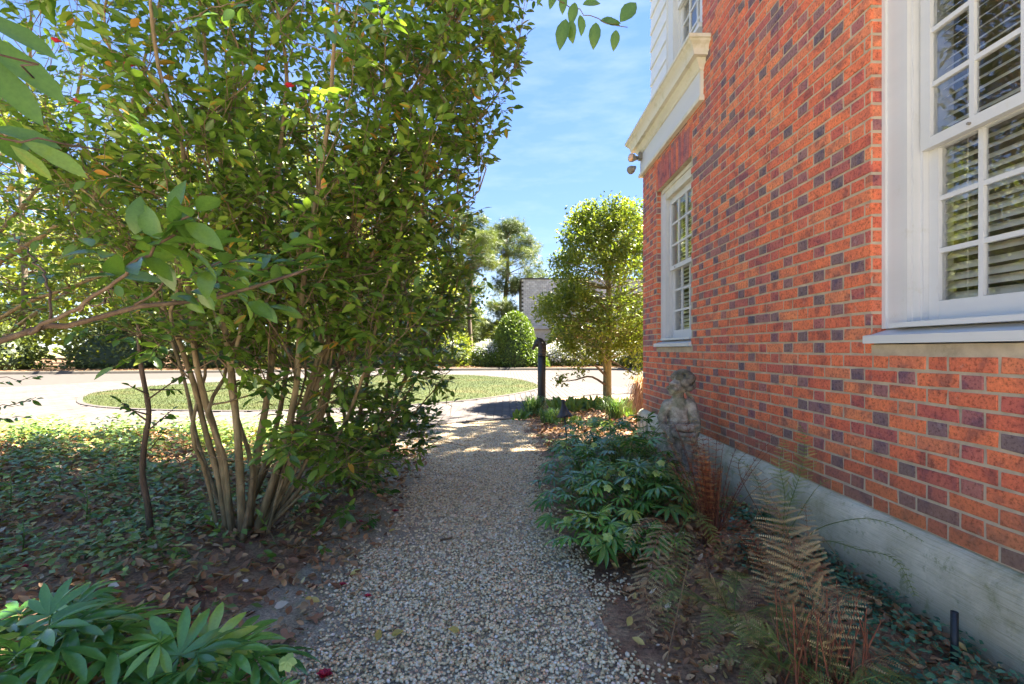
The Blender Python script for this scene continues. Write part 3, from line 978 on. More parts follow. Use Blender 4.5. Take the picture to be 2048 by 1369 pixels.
# windows: part of the house, their frames, panes and blinds are sub-parts
def sub(name, bag, mat, parent, smooth=False):
    return link(name, bag.mesh(name, smooth), mat, parent)
def window(y0, y1, zs, zh, cols, x0=WX, wide_sill=True, cas=.135, blinds=True, head=True):
    xc = x0 + .055                      # face of the casing
    ow = []                             # side casings with a raised back band
    for (ya, yb, yc_, yd, ye, yf) in ((y0 + .003, y0 + cas, y0 + .0015, y0 + .022, y0 + cas - .018, y0 + cas + .001), (y1 - cas, y1 - .003, y1 - .022, y1 - .0015, y1 - cas - .001, y1 - cas + .018)):
        ob_ = Bag(); ob_.box(xc + .012, xc + .06, ya, yb, zs + .075, zh); ob_.box(xc, xc + .05, yc_, yd, zs + .074, zh - .002); 
        ow.append(ob_)
    w = bpy.data.objects.new('window', None); w.empty_display_size = .1; w.parent = house; w.location = -Vector(house.location); COL.objects.link(w)
    for sd in ow: sub('side_casing', sd, M['white'], w)
    hb = Bag(); hb.box(xc + .010, xc + .06, y0 + cas + .001, y1 - cas - .001, zh - cas, zh - .003)
    hb.box(xc - .004, xc + .05, y0 + .051, y1 - .051, zh - .045, zh - .001)
    sub('head_casing', hb, M['cream'], w)
    jb = Bag()
    jb.box(xc + .062, xc + .20, y1 - cas - .028, y1 - cas + .02, zs + .07, zh - cas + .03)
    jb.box(xc + .062, xc + .20, y0 + cas - .02, y0 + cas + .028, zs + .07, zh - cas + .03)
    jb.box(xc + .03, xc + .062, y1 - cas - .012, y1 - cas - .001, zs + .09, zh - cas)
    jb.box(xc + .0625, xc + .195, y0 + cas + .028, y1 - cas - .028, zh - cas - .03, zh - cas + .01)
    sub('jamb', jb, M['white'], w)
    sb = Bag()
    hy = .012 if wide_sill else 0
    sx = x0 - .028
    V = [(sx, 0, zs + .003), (xc + .2, 0, zs + .003), (xc + .2, 0, zs + .075), (xc + .03, 0, zs + .072), (sx + .03, 0, zs + .045), (sx, 0, zs + .040)]
    ya, yb = y0 - hy, y1 + hy
    n_ = len(V)
    VV = [(p[0], ya, p[2]) for p in V] + [(p[0], yb, p[2]) for p in V]
    Fc = [(i, n_ + i, n_ + (i + 1) % n_, (i + 1) % n_) for i in range(n_)]
    Fc += [(0, 1, 2, 5), (2, 3, 4, 5), (n_ + 5, n_ + 2, n_ + 1, n_), (n_ + 5, n_ + 4, n_ + 3, n_ + 2)]
    sb.add(VV, Fc)
    sub('sill', sb, M['white'], w)
    ss = Bag(); ss.box(x0 + .02, xc + .1, y0 + cas * .7, y1 - cas * .7, zs + .0755, zs + .098); sub('sub_sill', ss, M['white'], w)
    a0, a1 = y0 + cas + .028, y1 - cas - .028   # clear width
    zb, zt_ = zs + .10, zh - cas - .03
    zm = (zb + zt_) / 2 + .0
    stile, mun = .048, .021
    for (xa, xb, s0, s1, low) in ((xc + .05, xc + .082, zm - .012, zt_ - .001, 0), (xc + .088, xc + .12, zb + .001, zm + .03, 1)):
        f = Bag()
        rb = .088 if low else .046
        f.box(xa, xb, a0 + .001, a0 + stile, s0, s1); f.box(xa, xb, a1 - stile, a1 - .001, s0, s1)
        f.box(xa + .001, xb - .001, a0 + stile, a1 - stile, s0, s0 + rb); f.box(xa + .001, xb - .001, a0 + stile, a1 - stile, s1 - .045, s1 - .001)
        sub('sash', f, M['white'], w)
        g0, g1, h0, h1 = a0 + stile, a1 - stile, s0 + rb, s1 - .045
        pwid = (g1 - g0 - (cols - 1) * mun) / cols; phei = (h1 - h0 - 2 * mun) / 3
        for c in range(1, cols):
            m_ = Bag(); yy = g0 + c * pwid + (c - 1) * mun
            m_.box(xa + .004, xb - .008, yy, yy + mun, h0, h1); sub('muntin', m_, M['white'], w)
        for r_ in range(1, 3):
            m_ = Bag(); zz = h0 + r_ * phei + (r_ - 1) * mun
            m_.box(xa + .006, xb - .006, g0, g1, zz, zz + mun); sub('muntin', m_, M['white'], w)
        for c in range(cols):
            for r_ in range(3):
                yy = g0 + c * (pwid + mun); zz = h0 + r_ * (phei + mun)
                gl = Bag(); tt = R.normal(0, .0004)
                xm = (xa + xb) / 2 + .001
                gl.add([(xm + tt, yy, zz), (xm, yy + pwid, zz), (xm - tt, yy + pwid, zz + phei), (xm, yy, zz + phei)], [(0, 3, 2, 1)])
                sub('pane', gl, M['glass'], w)
    # sash lift studs
    st = Bag(); st.tube([(xc + .085, (a0 + a1) / 2 + .2, zm + .008), (xc + .04, (a0 + a1) / 2 + .2, zm + .008)], .006, 8); sub('sash_stud', st, M['lampgrey'], w)
    if blinds:
        sl = None
        zz = zb + .03; k = 0
        while zz < zt_:
            if sl is None:
                b_ = Bag(); wv = .024
                V = []; xs_ = np.linspace(-1, 1, 4)
                for yy in (a0 - .02, a1 + .02):
                    V += [(xc + .175 + wv * u, yy, wv * .8 * u + .003 * (1 - u * u)) for u in xs_]
                b_.add(V, [(i, i + 1, 5 + i, 4 + i) for i in range(3)])
                me = b_.mesh('slat', True); me.materials.append(M['blind']); sl = me
            o = bpy.data.objects.new('slat', sl); o.parent = w; o.location = (0, 0, zz); o.rotation_euler = (R.normal() * .0012, 0, 0)
            COL.objects.link(o)
            zz += .043
        cd = Bag()
        for yy in (a1 - .12, a0 + .12, (a0 + a1) / 2):
            cd.tube([(xc + .15, yy, zb), (xc + .15, yy, zt_)], .0012, 4)
        sub('blind_cord', cd, M['blind'], w)
    rm = Bag()
    rm.box(xc + .46, xc + .47, y0 - .05, y1 + .05, zs, zh + .05)
    rm.box(xc + .201, xc + .46, y1 + .01, y1 + .05, zs, zh + .05); rm.box(xc + .201, xc + .46, y0 - .05, y0 - .01, zs, zh + .05)
    rm.box(xc + .201, xc + .46, y0 - .01, y1 + .01, zh + .02, zh + .05); rm.box(xc + .201, xc + .46, y0 - .01, y1 + .01, zs, zs + .03)
    sub('dark_room', rm, M['interior'], w)
    return w
window(*OPEN[0], 4)
window(*OPEN[1], 3)

# upper storey in siding beyond the brick
zz = 3.93; k = 0
while zz < 6.35:
    h = min(.222, 6.38 - zz)
    spans = [(YE + .002, YC + .02)]
    if 4.16 < zz + h and zz < 5.9:
        spans = [(YE + .002, 4.42), (5.56, YC + .02)]
    for (a, b_) in spans:
        bb = Bag()
        V = [(1.865, a, zz), (1.885, a, zz + h + .015), (1.93, a, zz + h + .015), (1.93, a, zz)]
        V += [(p[0], b_, p[2]) for p in V]
        bb.add(V, [(0, 4, 5, 1), (1, 5, 6, 2), (2, 6, 7, 3), (3, 7, 4, 0), (0, 1, 2, 3), (7, 6, 5, 4)])
        link('siding_board', bb.mesh('siding_board', False), M['siding'], house)
    zz += h; k += 1
bb = Bag(); bb.box(1.931, 2.3, 4.365, 4.42, 4.0, 6.38); bb.box(1.931, 2.3, 5.56, 5.80, 4.0, 6.38); bb.box(1.931, 2.3, 4.42, 5.56, 5.92, 6.37)
link('sheathing', bb.mesh('sheathing', False), M['siding'], house)
window(4.42, 5.56, 4.14, 5.90, 3, x0=1.785, cas=.2)

# cornice: moulded profile that returns to the wall at both ends
prof = [(-.02, 3.425), (.045, 3.425), (.05, 3.445), (.045, 3.468), (.028, 3.474), (.028, 3.70), (.04, 3.705), (.046, 3.725), (.06, 3.74), (.075, 3.765), (.085, 3.785),
        (.125, 3.785), (.128, 3.80), (.135, 3.83), (.15, 3.86), (.17, 3.88), (.178, 3.895), (.19, 3.90), (.19, 3.93), (.10, 3.955), (-.11, 4.0)]
rows = []
for (d, z) in prof:
    rows.append([(WX + .1, YE - d, z), (WX - d, YE - d, z), (WX - d, YC + d, z), (8, YC + d, z)])
V = np.array(rows).reshape(-1, 3); Fc = []
for i in range(len(prof) - 1):
    for j_ in range(3):
        Fc.append((i * 4 + j_, (i + 1) * 4 + j_, (i + 1) * 4 + j_ + 1, i * 4 + j_ + 1))
cn = link('cornice', fast_mesh('cornice', V, np.array(Fc), smooth=False), M['cream'], house)
fb = Bag(); fb.box(WX - .0305, WX - .02, YE - .005, YC + .005, 3.476, 3.698); link('frieze_board', fb.mesh('frieze_board', False), M['white'], house)
# roof and eaves above the frame
bb = Bag(); bb.box(1.5, 8.3, .8, YC + .35, 6.4, 6.55)
link('eaves', bb.mesh('eaves', False), M['white'], house)
bb = Bag()
V = [(1.48, .7, 6.55), (1.48, YC + .38, 6.55), (5, YC - .5, 7.9), (5, .7, 7.9), (8.4, .7, 6.55), (8.4, YC + .38, 6.55)]
bb.add(V, [(0, 3, 2, 1), (3, 4, 5, 2), (1, 2, 5, 5)])
link('roof', bb.mesh('roof', False), M['shingle'], house)

# floodlights under the cornice corner
fl = thing('floodlight', 'twin outdoor floodlight with copper lens under the cornice corner', 'lamp', (1.74, 6.22, 3.66))
def lathe(prof, n=20, rib=0, ribamp=0):
    V = []; Fc = []
    for (r_, z_) in prof:
        for k in range(n):
            a = 2 * math.pi * k / n
            rr = r_ * (1 + ribamp * math.cos(rib * a)) if rib else r_
            V.append((rr * math.cos(a), rr * math.sin(a), z_))
    m_ = len(prof)
    for i in range(m_ - 1):
        for k in range(n):
            k2 = (k + 1) % n
            Fc.append((i * n + k, i * n + k2, (i + 1) * n + k2, (i + 1) * n + k))
    V.append((0, 0, prof[0][1])); V.append((0, 0, prof[-1][1]))
    for k in range(n):
        k2 = (k + 1) % n
        Fc.append((k2, k, m_ * n, m_ * n)); Fc.append(((m_ - 1) * n + k, (m_ - 1) * n + k2, m_ * n + 1, m_ * n + 1))
    return np.array(V), np.array(Fc)
def xf(V, M4):
    V = np.asarray(V); Mx = np.array(M4)
    return V @ Mx[:3, :3].T + Mx[:3, 3]
bb = Bag()
bb.box(1.70, 1.74, 6.16, 6.24, 3.63, 3.72); bb.tube([(1.71, 6.2, 3.67), (1.66, 6.22, 3.655), (1.645, 6.25, 3.64)], .018, 8)
link('bracket', bb.mesh('bracket', False), M['lampgrey'], fl)
for (c, dvec, mt) in (((1.665, 6.2, 3.65), (-.85, -.45, -.1), M['copper']), ((1.66, 6.27, 3.55), (-.7, -.5, -.55), M['lampgrey'])):
    q = Vector(dvec).to_track_quat('Z', 'Y').to_matrix().to_4x4(); q.translation = c
    V, Fc = lathe([(.018, -.03), (.03, 0), (.034, .03), (.05, .05), (.053, .085)], 18)
    bb = Bag(); bb.add(xf(V, q), Fc); h_ = link('lamp_head', bb.mesh('lamp_head'), M['lampgrey'], fl)
    V, Fc = lathe([(.047, .086), (.045, .089), (.03, .094)], 18)
    bb = Bag(); bb.add(xf(V, q), Fc); link('lens', bb.mesh('lens'), mt, h_)

# ------------------------------------------------------------------ blob sculpting (statue, horse head)
def sculpt(chains, voxel, mat, name, parent, noise_amp=0, smooth=3, seed=0):
    C_, R_ = [], []
    for ch in chains:
        for (p, q) in zip(ch[:-1], ch[1:]):
            p0 = np.array(p[:3]); p1 = np.array(q[:3]); L = np.linalg.norm(p1 - p0)
            n_ = max(2, int(L / (min(p[3], q[3]) * .5)) + 1)
            for i in range(n_):
                t = i / (n_ - 1); C_.append(p0 + (p1 - p0) * t); R_.append(p[3] + (q[3] - p[3]) * t)
    V_, F_ = I2
    C_ = np.array(C_); R_ = np.array(R_)
    W_ = (V_[None] * R_[:, None, None] + C_[:, None]).reshape(-1, 3)
    me = fast_mesh(name, W_, (F_[None] + (np.arange(len(C_)) * len(V_))[:, None, None]).reshape(-1, 3))
    tmp = bpy.data.scenes.new('sculpting')
    o = bpy.data.objects.new(name, me); tmp.collection.objects.link(o)
    md = o.modifiers.new('r', 'REMESH'); md.mode = 'VOXEL'; md.voxel_size = voxel; md.use_smooth_shade = True
    ms = o.modifiers.new('s', 'SMOOTH'); ms.factor = .5; ms.iterations = smooth
    tmp.view_layers[0].update()
    me2 = bpy.data.meshes.new_from_object(o.evaluated_get(tmp.view_layers[0].depsgraph))
    bpy.data.objects.remove(o); bpy.data.scenes.remove(tmp)
    if noise_amp:
        n_ = len(me2.vertices); co = np.empty(n_ * 3, np.float32); no = np.empty(n_ * 3, np.float32)
        me2.vertices.foreach_get('co', co); me2.vertices.foreach_get('normal', no)
        co = co.reshape(-1, 3); no = no.reshape(-1, 3)
        nn = np.array([mnoise.noise(Vector(c_ * 45) + Vector((seed, 0, 0))) + .6 * mnoise.noise(Vector(c_ * 110)) for c_ in co.astype(float)])
        co = co + no * (nn * noise_amp)[:, None]
        me2.vertices.foreach_set('co', co.astype(np.float32).ravel()); me2.update()
    for p in me2.polygons: p.use_smooth = True
    me2.materials.clear(); me2.materials.append(mat)
    ob = bpy.data.objects.new(name, me2); COL.objects.link(ob)
    if parent: ob.parent = parent
    return ob

cherub = thing('cherub_statue', 'weathered grey stone cherub statue holding drapery beside the brick wall', 'statue', (1.475, 4.15, .06))
body = [
    [(0, 0, .44, .10), (0, -.02, .53, .103), (0, 0, .62, .105), (.0, .0, .68, .085)],
    [(-.085, 0, .66, .06), (.09, -.01, .66, .065)],
    [(0, 0, .70, .055), (0, -.01, .76, .052)],
    [(.015, -.015, .83, .082), (.03, -.02, .855, .085)], [(-.03, -.04, .82, .06), (-.05, -.05, .80, .045)],     # skull, face to the left
    [(-.095, -.055, .818, .012), (-.105, -.06, .81, .014)], [(-.083, -.06, .795, .014), (-.088, -.045, .793, .012)], [(-.07, -.05, .772, .022), (-.075, -.05, .772, .018)],
    [(-.05, -.095, .805, .022), (-.045, -.09, .80, .024)], [(-.085, -.075, .84, .014), (-.055, -.105, .843, .014)],
    [(.105, -.02, .66, .058), (.135, -.06, .55, .048), (.13, -.10, .49, .043), (.02, -.145, .485, .036), (-.06, -.15, .495, .03)],
    [(-.06, -.15, .495, .03), (-.095, -.15, .485, .028)],
    [(-.09, -.16, .49, .012), (-.115, -.16, .465, .011), (-.11, -.155, .445, .009)], [(-.10, -.15, .50, .011), (-.13, -.145, .475, .011), (-.13, -.14, .45, .009)],
    [(-.09, -.17, .475, .011), (-.10, -.17, .455, .011), (-.095, -.165, .435, .009)], [(-.075, -.17, .47, .011), (-.08, -.175, .45, .010), (-.075, -.17, .43, .009)],
    [(-.10, -.14, .51, .012), (-.12, -.15, .52, .010), (-.14, -.14, .51, .009)],
    [(-.10, 0, .66, .052), (-.155, -.02, .56, .044), (-.15, -.06, .49, .038), (-.11, -.10, .44, .034), (-.10, -.12, .42, .028)],
    [(.045, -.02, .42, .085), (.055, -.04, .28, .07), (.06, -.03, .16, .055), (.06, -.02, .04, .05)], [(.06, -.03, .03, .035), (.04, -.10, .02, .028)],
    [(-.03, -.03, .42, .08), (-.05, -.06, .28, .062), (-.02, -.04, .15, .05), (-.01, -.03, .04, .042)], [(-.01, -.04, .03, .032), (-.03, -.11, .02, .026)],
]
def hs(a, b_, c, d):       # child proportions: a big head on a slim body
    if c > .765: return (a * 1.08, b_ * 1.08, .765 + (c - .765) * 1.08, d * 1.06)
    return (a * .93, b_, c, d)
body = [[hs(a, b_, c, d * (.86 if abs(a) < .03 and d > .08 else .92)) for (a, b_, c, d) in ch] for ch in body]
sculpt(body, .0055, M['stone'], 'figure', cherub, .0016, 1, 1)
hair = []
rr = random.Random(3)
for i in range(110):
    a = rr.uniform(0, 2 * math.pi); e = rr.uniform(-.55, 1.55)
    v = Vector((math.cos(a) * math.cos(e), math.sin(a) * math.cos(e), math.sin(e)))
    if v.x < -.35 and v.z < .45: continue
    c = Vector((.034, -.02, .858)) + v * .089
    r_ = rr.uniform(.015, .024)
    t = v.orthogonal().normalized()
    t2 = v.cross(t)
    pts = [(*(c + (t * math.cos(s) + t2 * math.sin(s)) * .014 + v * .004 * s), r_ * (1 - .12 * s)) for s in (0, 1.3, 2.6, 3.9)]
    hair.append(pts)
sculpt(hair, .0055, M['stone_dark'], 'curly_hair', cherub, .0015, 0, 5)
drape = [
    [(-.10, -.155, .455, .018), (-.02, -.17, .43, .022), (.07, -.15, .425, .024), (.135, -.08, .45, .026), (.17, 0, .52, .026), (.175, .06, .62, .022), (.15, .08, .71, .02), (.11, .07, .76, .02)],
    [(-.09, -.16, .43, .014), (-.01, -.165, .40, .018), (.08, -.145, .395, .020), (.14, -.06, .42, .022), (.175, .02, .50, .022), (.185, .07, .60, .018)],
    [(-.10, -.12, .43, .03), (-.11, -.09, .30, .045), (-.11, -.06, .15, .055), (-.11, -.05, .03, .065)],
    [(-.13, -.03, .38, .04), (-.14, -.02, .22, .05), (-.14, -.02, .04, .06)],
    [(.10, .02, .42, .07), (.12, .03, .25, .06), (.12, .03, .05, .065)],
    [(-.09, -.13, .40, .014), (-.085, -.14, .28, .016), (-.08, -.13, .12, .018)],
    [(-.13, -.11, .38, .012), (-.145, -.10, .25, .014), (-.15, -.09, .1, .016)],
]
sculpt(drape, .0065, M['stone'], 'drapery', cherub, .002, 1, 9)
V, Fc = lathe([(.19, -.06), (.20, 0), (.205, .03), (.18, .045)], 14)
bb = Bag(); bb.add(V, Fc)
o = bpy.data.objects.new('plinth', bb.mesh('plinth')); o.data.materials.append(M['stone']); o.parent = cherub; COL.objects.link(o)

# horse head hitching post
post = thing('hitching_post', 'tall black hitching post topped with a horse head by the driveway', 'post', (.745, 10.1, 0))
V, Fc = lathe([(.085, -.05), (.085, 0), (.082, .6), (.086, 1.08)], 24)
bb = Bag(); bb.add(V, Fc); o = bpy.data.objects.new('shaft', bb.mesh('shaft')); o.data.materials.append(M['black']); o.parent = post; COL.objects.link(o)
V, Fc = lathe([(.088, 1.06), (.093, 1.07), (.093, 1.085), (.087, 1.095)], 24)
bb = Bag(); bb.add(V, Fc); o = bpy.data.objects.new('collar', bb.mesh('collar')); o.data.materials.append(M['black']); o.parent = post; COL.objects.link(o)
head = [
    [(0, 0, 1.09, .078), (.004, 0, 1.20, .078), (-.012, 0, 1.29, .072), (-.05, 0, 1.345, .06), (-.085, 0, 1.335, .052)],
    [(-.085, 0, 1.335, .05), (-.115, 0, 1.285, .042), (-.145, 0, 1.235, .032), (-.16, 0, 1.21, .032)],
    [(-.09, 0, 1.30, .052), (-.10, 0, 1.285, .046)], [(-.145, 0, 1.205, .022), (-.15, 0, 1.195, .02)],
    [(-.075, .028, 1.385, .016), (-.085, .032, 1.42, .009)], [(-.075, -.028, 1.385, .016), (-.085, -.032, 1.42, .009)],
    [(.05, 0, 1.12, .035), (.06, 0, 1.22, .032), (.045, 0, 1.31, .03), (0, 0, 1.375, .026), (-.05, 0, 1.395, .022)],
    [(-.105, .042, 1.315, .010), (-.11, .042, 1.31, .009)], [(-.105, -.042, 1.315, .010), (-.11, -.042, 1.31, .009)],
]
head = [[(a * 1.12, b_, 1.09 + (c - 1.09) * 1.08, d * 1.1) for (a, b_, c, d) in ch] for ch in head]
sculpt(head, .006, M['black'], 'horse_head', post, .0015, 2, 4)

# mushroom path light
pl_ = thing('path_light', 'black mushroom path light with a fluted bell shade beside the gravel', 'lamp', (.775, 6.1, .02))
V, Fc = lathe([(.006, .552), (.016, .548), (.021, .535), (.022, .50), (.03, .46), (.048, .415), (.075, .37), (.102, .335), (.1, .333), (.07, .36), (.03, .42)], 72, 24, .03)
mt = Matrix.Rotation(D2R(-6), 4, 'Y')
bb = Bag(); bb.add(xf(V, mt), Fc); o = bpy.data.objects.new('shade', bb.mesh('shade')); o.data.materials.append(M['bronze']); o.parent = pl_; COL.objects.link(o)
bb = Bag(); bb.tube([(0, 0, -.1), (-.02, 0, .15), (-.045, 0, .42)], [.010, .010, .012], 10); bb.tube([(-.03, 0, .30), (-.037, 0, .36)], [.018, .02], 10)
o = bpy.data.objects.new('stem', bb.mesh('stem')); o.data.materials.append(M['bronze']); o.parent = pl_; COL.objects.link(o)

# black pipe stub
pp = P(1909, 1322, 1.72); gz0 = .07
bb = Bag(); zt2 = P(1909, 1224, 1.72)[2]
V, Fc = lathe([(.0115, gz0 - .1), (.0115, zt2), (.0092, zt2), (.0092, zt2 - .06)], 18)
bb.add(V + np.array([pp[0], pp[1], 0]), Fc)
tag(link('pipe_stub', bb.mesh('pipe_stub'), M['black']), 'short black upright pipe stub in the ground cover by the foundation', 'pipe')

# ------------------------------------------------------------------ plants
def rod(Bg, P0, P1, r0, r1, n=4, r=None, sag=0.0, seg=4):
    P0 = np.asarray(P0, float); P1 = np.asarray(P1, float)
    t = np.linspace(0, 1, seg)[:, None]
    pts = P0 + (P1 - P0) * t
    pts[:, 2] += sag * np.sin(t[:, 0] * math.pi)
    Bg.tube(pts, np.linspace(r0, r1, seg), n, r, cap=False)

def grow_shrub(root, stems, tmin, okf, nsec, ntwig, nleaf, leafsize, mat, tkey, tmpl=T_CAM, upf=.35, seclen=(.35, .85), twiglen=(.12, .3), nind=300, seed=1, stem_mat=None, stem_n=8, zmin=None, rbias=None):
    rng = np.random.default_rng(seed)
    LP, LD, LN, LS, LR = [], [], [], [], []
    tw = Bag()
    for (pts, r0, r1) in stems:
        C = smoothpath(pts, 30)
        C += np.cumsum(rng.normal(0, .004, C.shape), axis=0) * np.linspace(0, 1, 30)[:, None]
        t = np.linspace(0, 1, 30)
        rad = (r0 + (r1 - r0) * t ** .8) * .72
        rad = rad * (1 + .06 * np.sin(t * 40 + rng.random() * 6)); rad[0] *= 1.15
        bb = Bag(); bb.tube(C, rad, stem_n)
        link('stem', bb.mesh('stem'), stem_mat or M['bark'], root)
        L = np.linalg.norm(np.diff(C, axis=0), axis=1).sum()
        for k in range(int(nsec * L)):
            u = tmin + (1 - tmin) * rng.random() ** .85
            i = min(int(u * 29), 28)
            p = C[i]; T = C[i + 1] - C[i]; T /= np.linalg.norm(T) + 1e-9
            a = rng.uniform(0, 2 * math.pi)
            out = np.array([math.cos(a), math.sin(a), 0])
            d = out * .8 + T * .55 + np.array([0, 0, rng.normal(upf, .3)])
            if p[2] < .9: d[2] = rng.normal(-.1, .25)
            d /= np.linalg.norm(d)
            sl = rng.uniform(*seclen) * (1.1 - .35 * u)
            Q = [p]
            dd = d.copy()
            for s in range(5):
                dd = dd + rng.normal(0, .14, 3) + np.array([0, 0, .03]); dd /= np.linalg.norm(dd)
                Q.append(Q[-1] + dd * sl / 5)
            Q = np.array(Q)
            if not okf(Q[-1]) and not okf(Q[3]): continue
            r_ = max(.0025, rad[i] * .33)
            tw.tube(Q, np.linspace(r_, .0018, 6), 4, cap=False)
            for m_ in range(ntwig):
                v = rng.uniform(.25, 1)
                j = min(int(v * 5), 4)
                tp = Q[j] + (Q[j + 1] - Q[j]) * (v * 5 - j if v < 1 else 1)
                td = dd * .5 + rng.normal(0, .6, 3) + np.array([0, 0, .12]); td /= np.linalg.norm(td)
                tl = rng.uniform(*twiglen)
                te = tp + td * tl
                if not okf(te): continue
                tw.tube([tp, tp + td * tl * .5 + rng.normal(0, .008, 3), te], [.0022, .0018, .0012], 3, cap=False)
                nl = rng.integers(max(2, nleaf - 2), nleaf + 3)
                side = np.cross(td, [0, 0, 1.0]); side /= np.linalg.norm(side) + 1e-9
                tint = rng.normal(0, .12)
                for q in range(nl):
                    w = .25 + .75 * (q + .5) / nl
                    sg = 1 if q % 2 else -1
                    ld = td * .55 + side * sg * rng.uniform(.5, 1.0) + np.array([0, 0, rng.normal(-.12, .3)])
                    if q >= nl - 1: ld = td + rng.normal(0, .2, 3)
                    LP.append(tp + td * tl * w); LD.append(ld)
                    LN.append(np.array([rng.normal(0, .45), rng.normal(0, .45), 1.0]))
                    LS.append(rng.uniform(*leafsize))
                    c_ = rng.normal(.45, .2) + tint
                    if rng.random() < .018: c_ = rng.uniform(.94, 1)
                    else: c_ = min(c_, .9)
                    LR.append(np.clip(c_, 0, .999))
    kind(link('twigs', tw.mesh('twigs'), M['twig'], root), 'stuff')
    LP = np.array(LP); LD = norm(np.array(LD)); LN = norm(np.array(LN))
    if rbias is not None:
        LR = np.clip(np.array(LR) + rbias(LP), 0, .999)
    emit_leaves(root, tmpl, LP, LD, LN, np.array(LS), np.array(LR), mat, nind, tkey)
    return LP

def st(pts, Ys, r0, r1):
    return (np.array([P(a, b_, y) for (a, b_), y in zip(pts, Ys)]), r0, r1)

camA = thing('camellia_shrub', 'large multi-stemmed camellia shrub left of the path, its stems fanning from one base', 'shrub', (-1.56, 2.95, .03), 'camellia shrubs')
stemsA = [
    st([(530, 1060), (600, 850), (690, 600), (840, 370), (960, 230), (1030, 130)], [3.0, 3.1, 3.2, 3.4, 3.5, 3.6], .024, .007),
    st([(520, 1060), (610, 800), (700, 500), (800, 250), (900, 60), (980, -60)], [3.0, 3.1, 3.2, 3.3, 3.4, 3.5], .024, .008),
    st([(455, 1075), (438, 960), (410, 860), (385, 760), (345, 650), (312, 590), (240, 440), (150, 330), (60, 210)], [2.95, 2.95, 2.95, 2.95, 2.95, 2.98, 3.0, 3.05, 3.1], .030, .010),
    st([(468, 1085), (440, 900), (412, 800), (395, 720), (385, 600), (360, 450), (372, 300), (320, 130), (295, -80)], [2.93, 2.93, 2.93, 2.9, 2.88, 2.85, 2.8, 2.8, 2.8], .032, .012),
    st([(485, 1085), (478, 900), (465, 760), (450, 650), (440, 560), (455, 400), (425, 200), (400, -60)], [2.9, 2.9, 2.92, 2.95, 3.0, 3.1, 3.15, 3.2], .036, .013),
    st([(497, 1060), (515, 900), (532, 800), (547, 640), (530, 480), (555, 330), (572, 150), (540, -60)], [3.0, 3.02, 3.05, 3.1, 3.12, 3.15, 3.2, 3.2], .036, .014),
    st([(510, 1070), (560, 920), (592, 780), (602, 600), (622, 450), (655, 200), (670, -60)], [2.97, 3.0, 3.0, 2.98, 2.98, 2.95, 2.95], .036, .013),
    st([(518, 1055), (578, 950), (620, 820), (662, 680), (692, 500), (765, 300), (860, 150), (960, -30)], [3.0, 3.05, 3.12, 3.2, 3.3, 3.4, 3.5, 3.6], .03, .010),
    st([(540, 1045), (600, 950), (645, 830), (705, 640), (755, 520), (835, 400), (900, 330)], [3.05, 3.1, 3.2, 3.3, 3.4, 3.5, 3.6], .024, .008),
    st([(475, 1060), (540, 900), (575, 700), (560, 520), (480, 350), (500, 120), (520, -80)], [3.1, 3.3, 3.45, 3.6, 3.7, 3.8, 3.9], .028, .011),
    st([(460, 1060), (400, 900), (360, 740), (300, 600), (200, 480), (90, 380)], [3.1, 3.3, 3.5, 3.6, 3.7, 3.8], .024, .009),
    st([(540, 1050), (610, 985), (680, 930), (735, 880)], [3.0, 2.95, 2.95, 3.0], .014, .004),
    st([(530, 1060), (590, 900), (620, 830), (690, 790)], [3.0, 2.9, 2.8, 2.75], .014, .004),
    st([(530, 1060), (660, 900), (720, 760), (760, 600), (800, 450), (850, 300)], [3.0, 3.1, 3.1, 3.15, 3.2, 3.25], .02, .007),
]
_j = np.random.default_rng(3)
for _k in (0, 1, 2, 4, 7, 9, 3):
    _p, _a, _b = stemsA[_k]
    _off = _j.normal(0, .11, _p.shape) * np.linspace(.35, 1.6, len(_p))[:, None]
    _off[0] = _off[0] * .6; _off[0, 2] = 0
    stemsA.append((_p + _off, _a * .6, _b * .6))
def okA(p):
    x, y, z = p
    if z < .22: return False
    lo = np.interp(x, [-4, -2.2, -1.5, -1.25, -.6, 0], [1.25, 1.2, .95, .35, .25, 1.0])
    if z < lo: return False
    hi = np.interp(z, [0, .5, .9, 1.3, 1.8, 2.3, 2.8, 3.1, 3.6], [-.85, -.72, -.5, -.36, -.32, -.22, .06, .16, .25])
    return x < hi + .04 * math.sin(z * 9 + y * 5) and y > 1.95
grow_shrub(camA, stemsA, .16, okA, 6.9, 7, 6, (.055, .10), M['camellia'], 'camA', seed=21, nind=300)

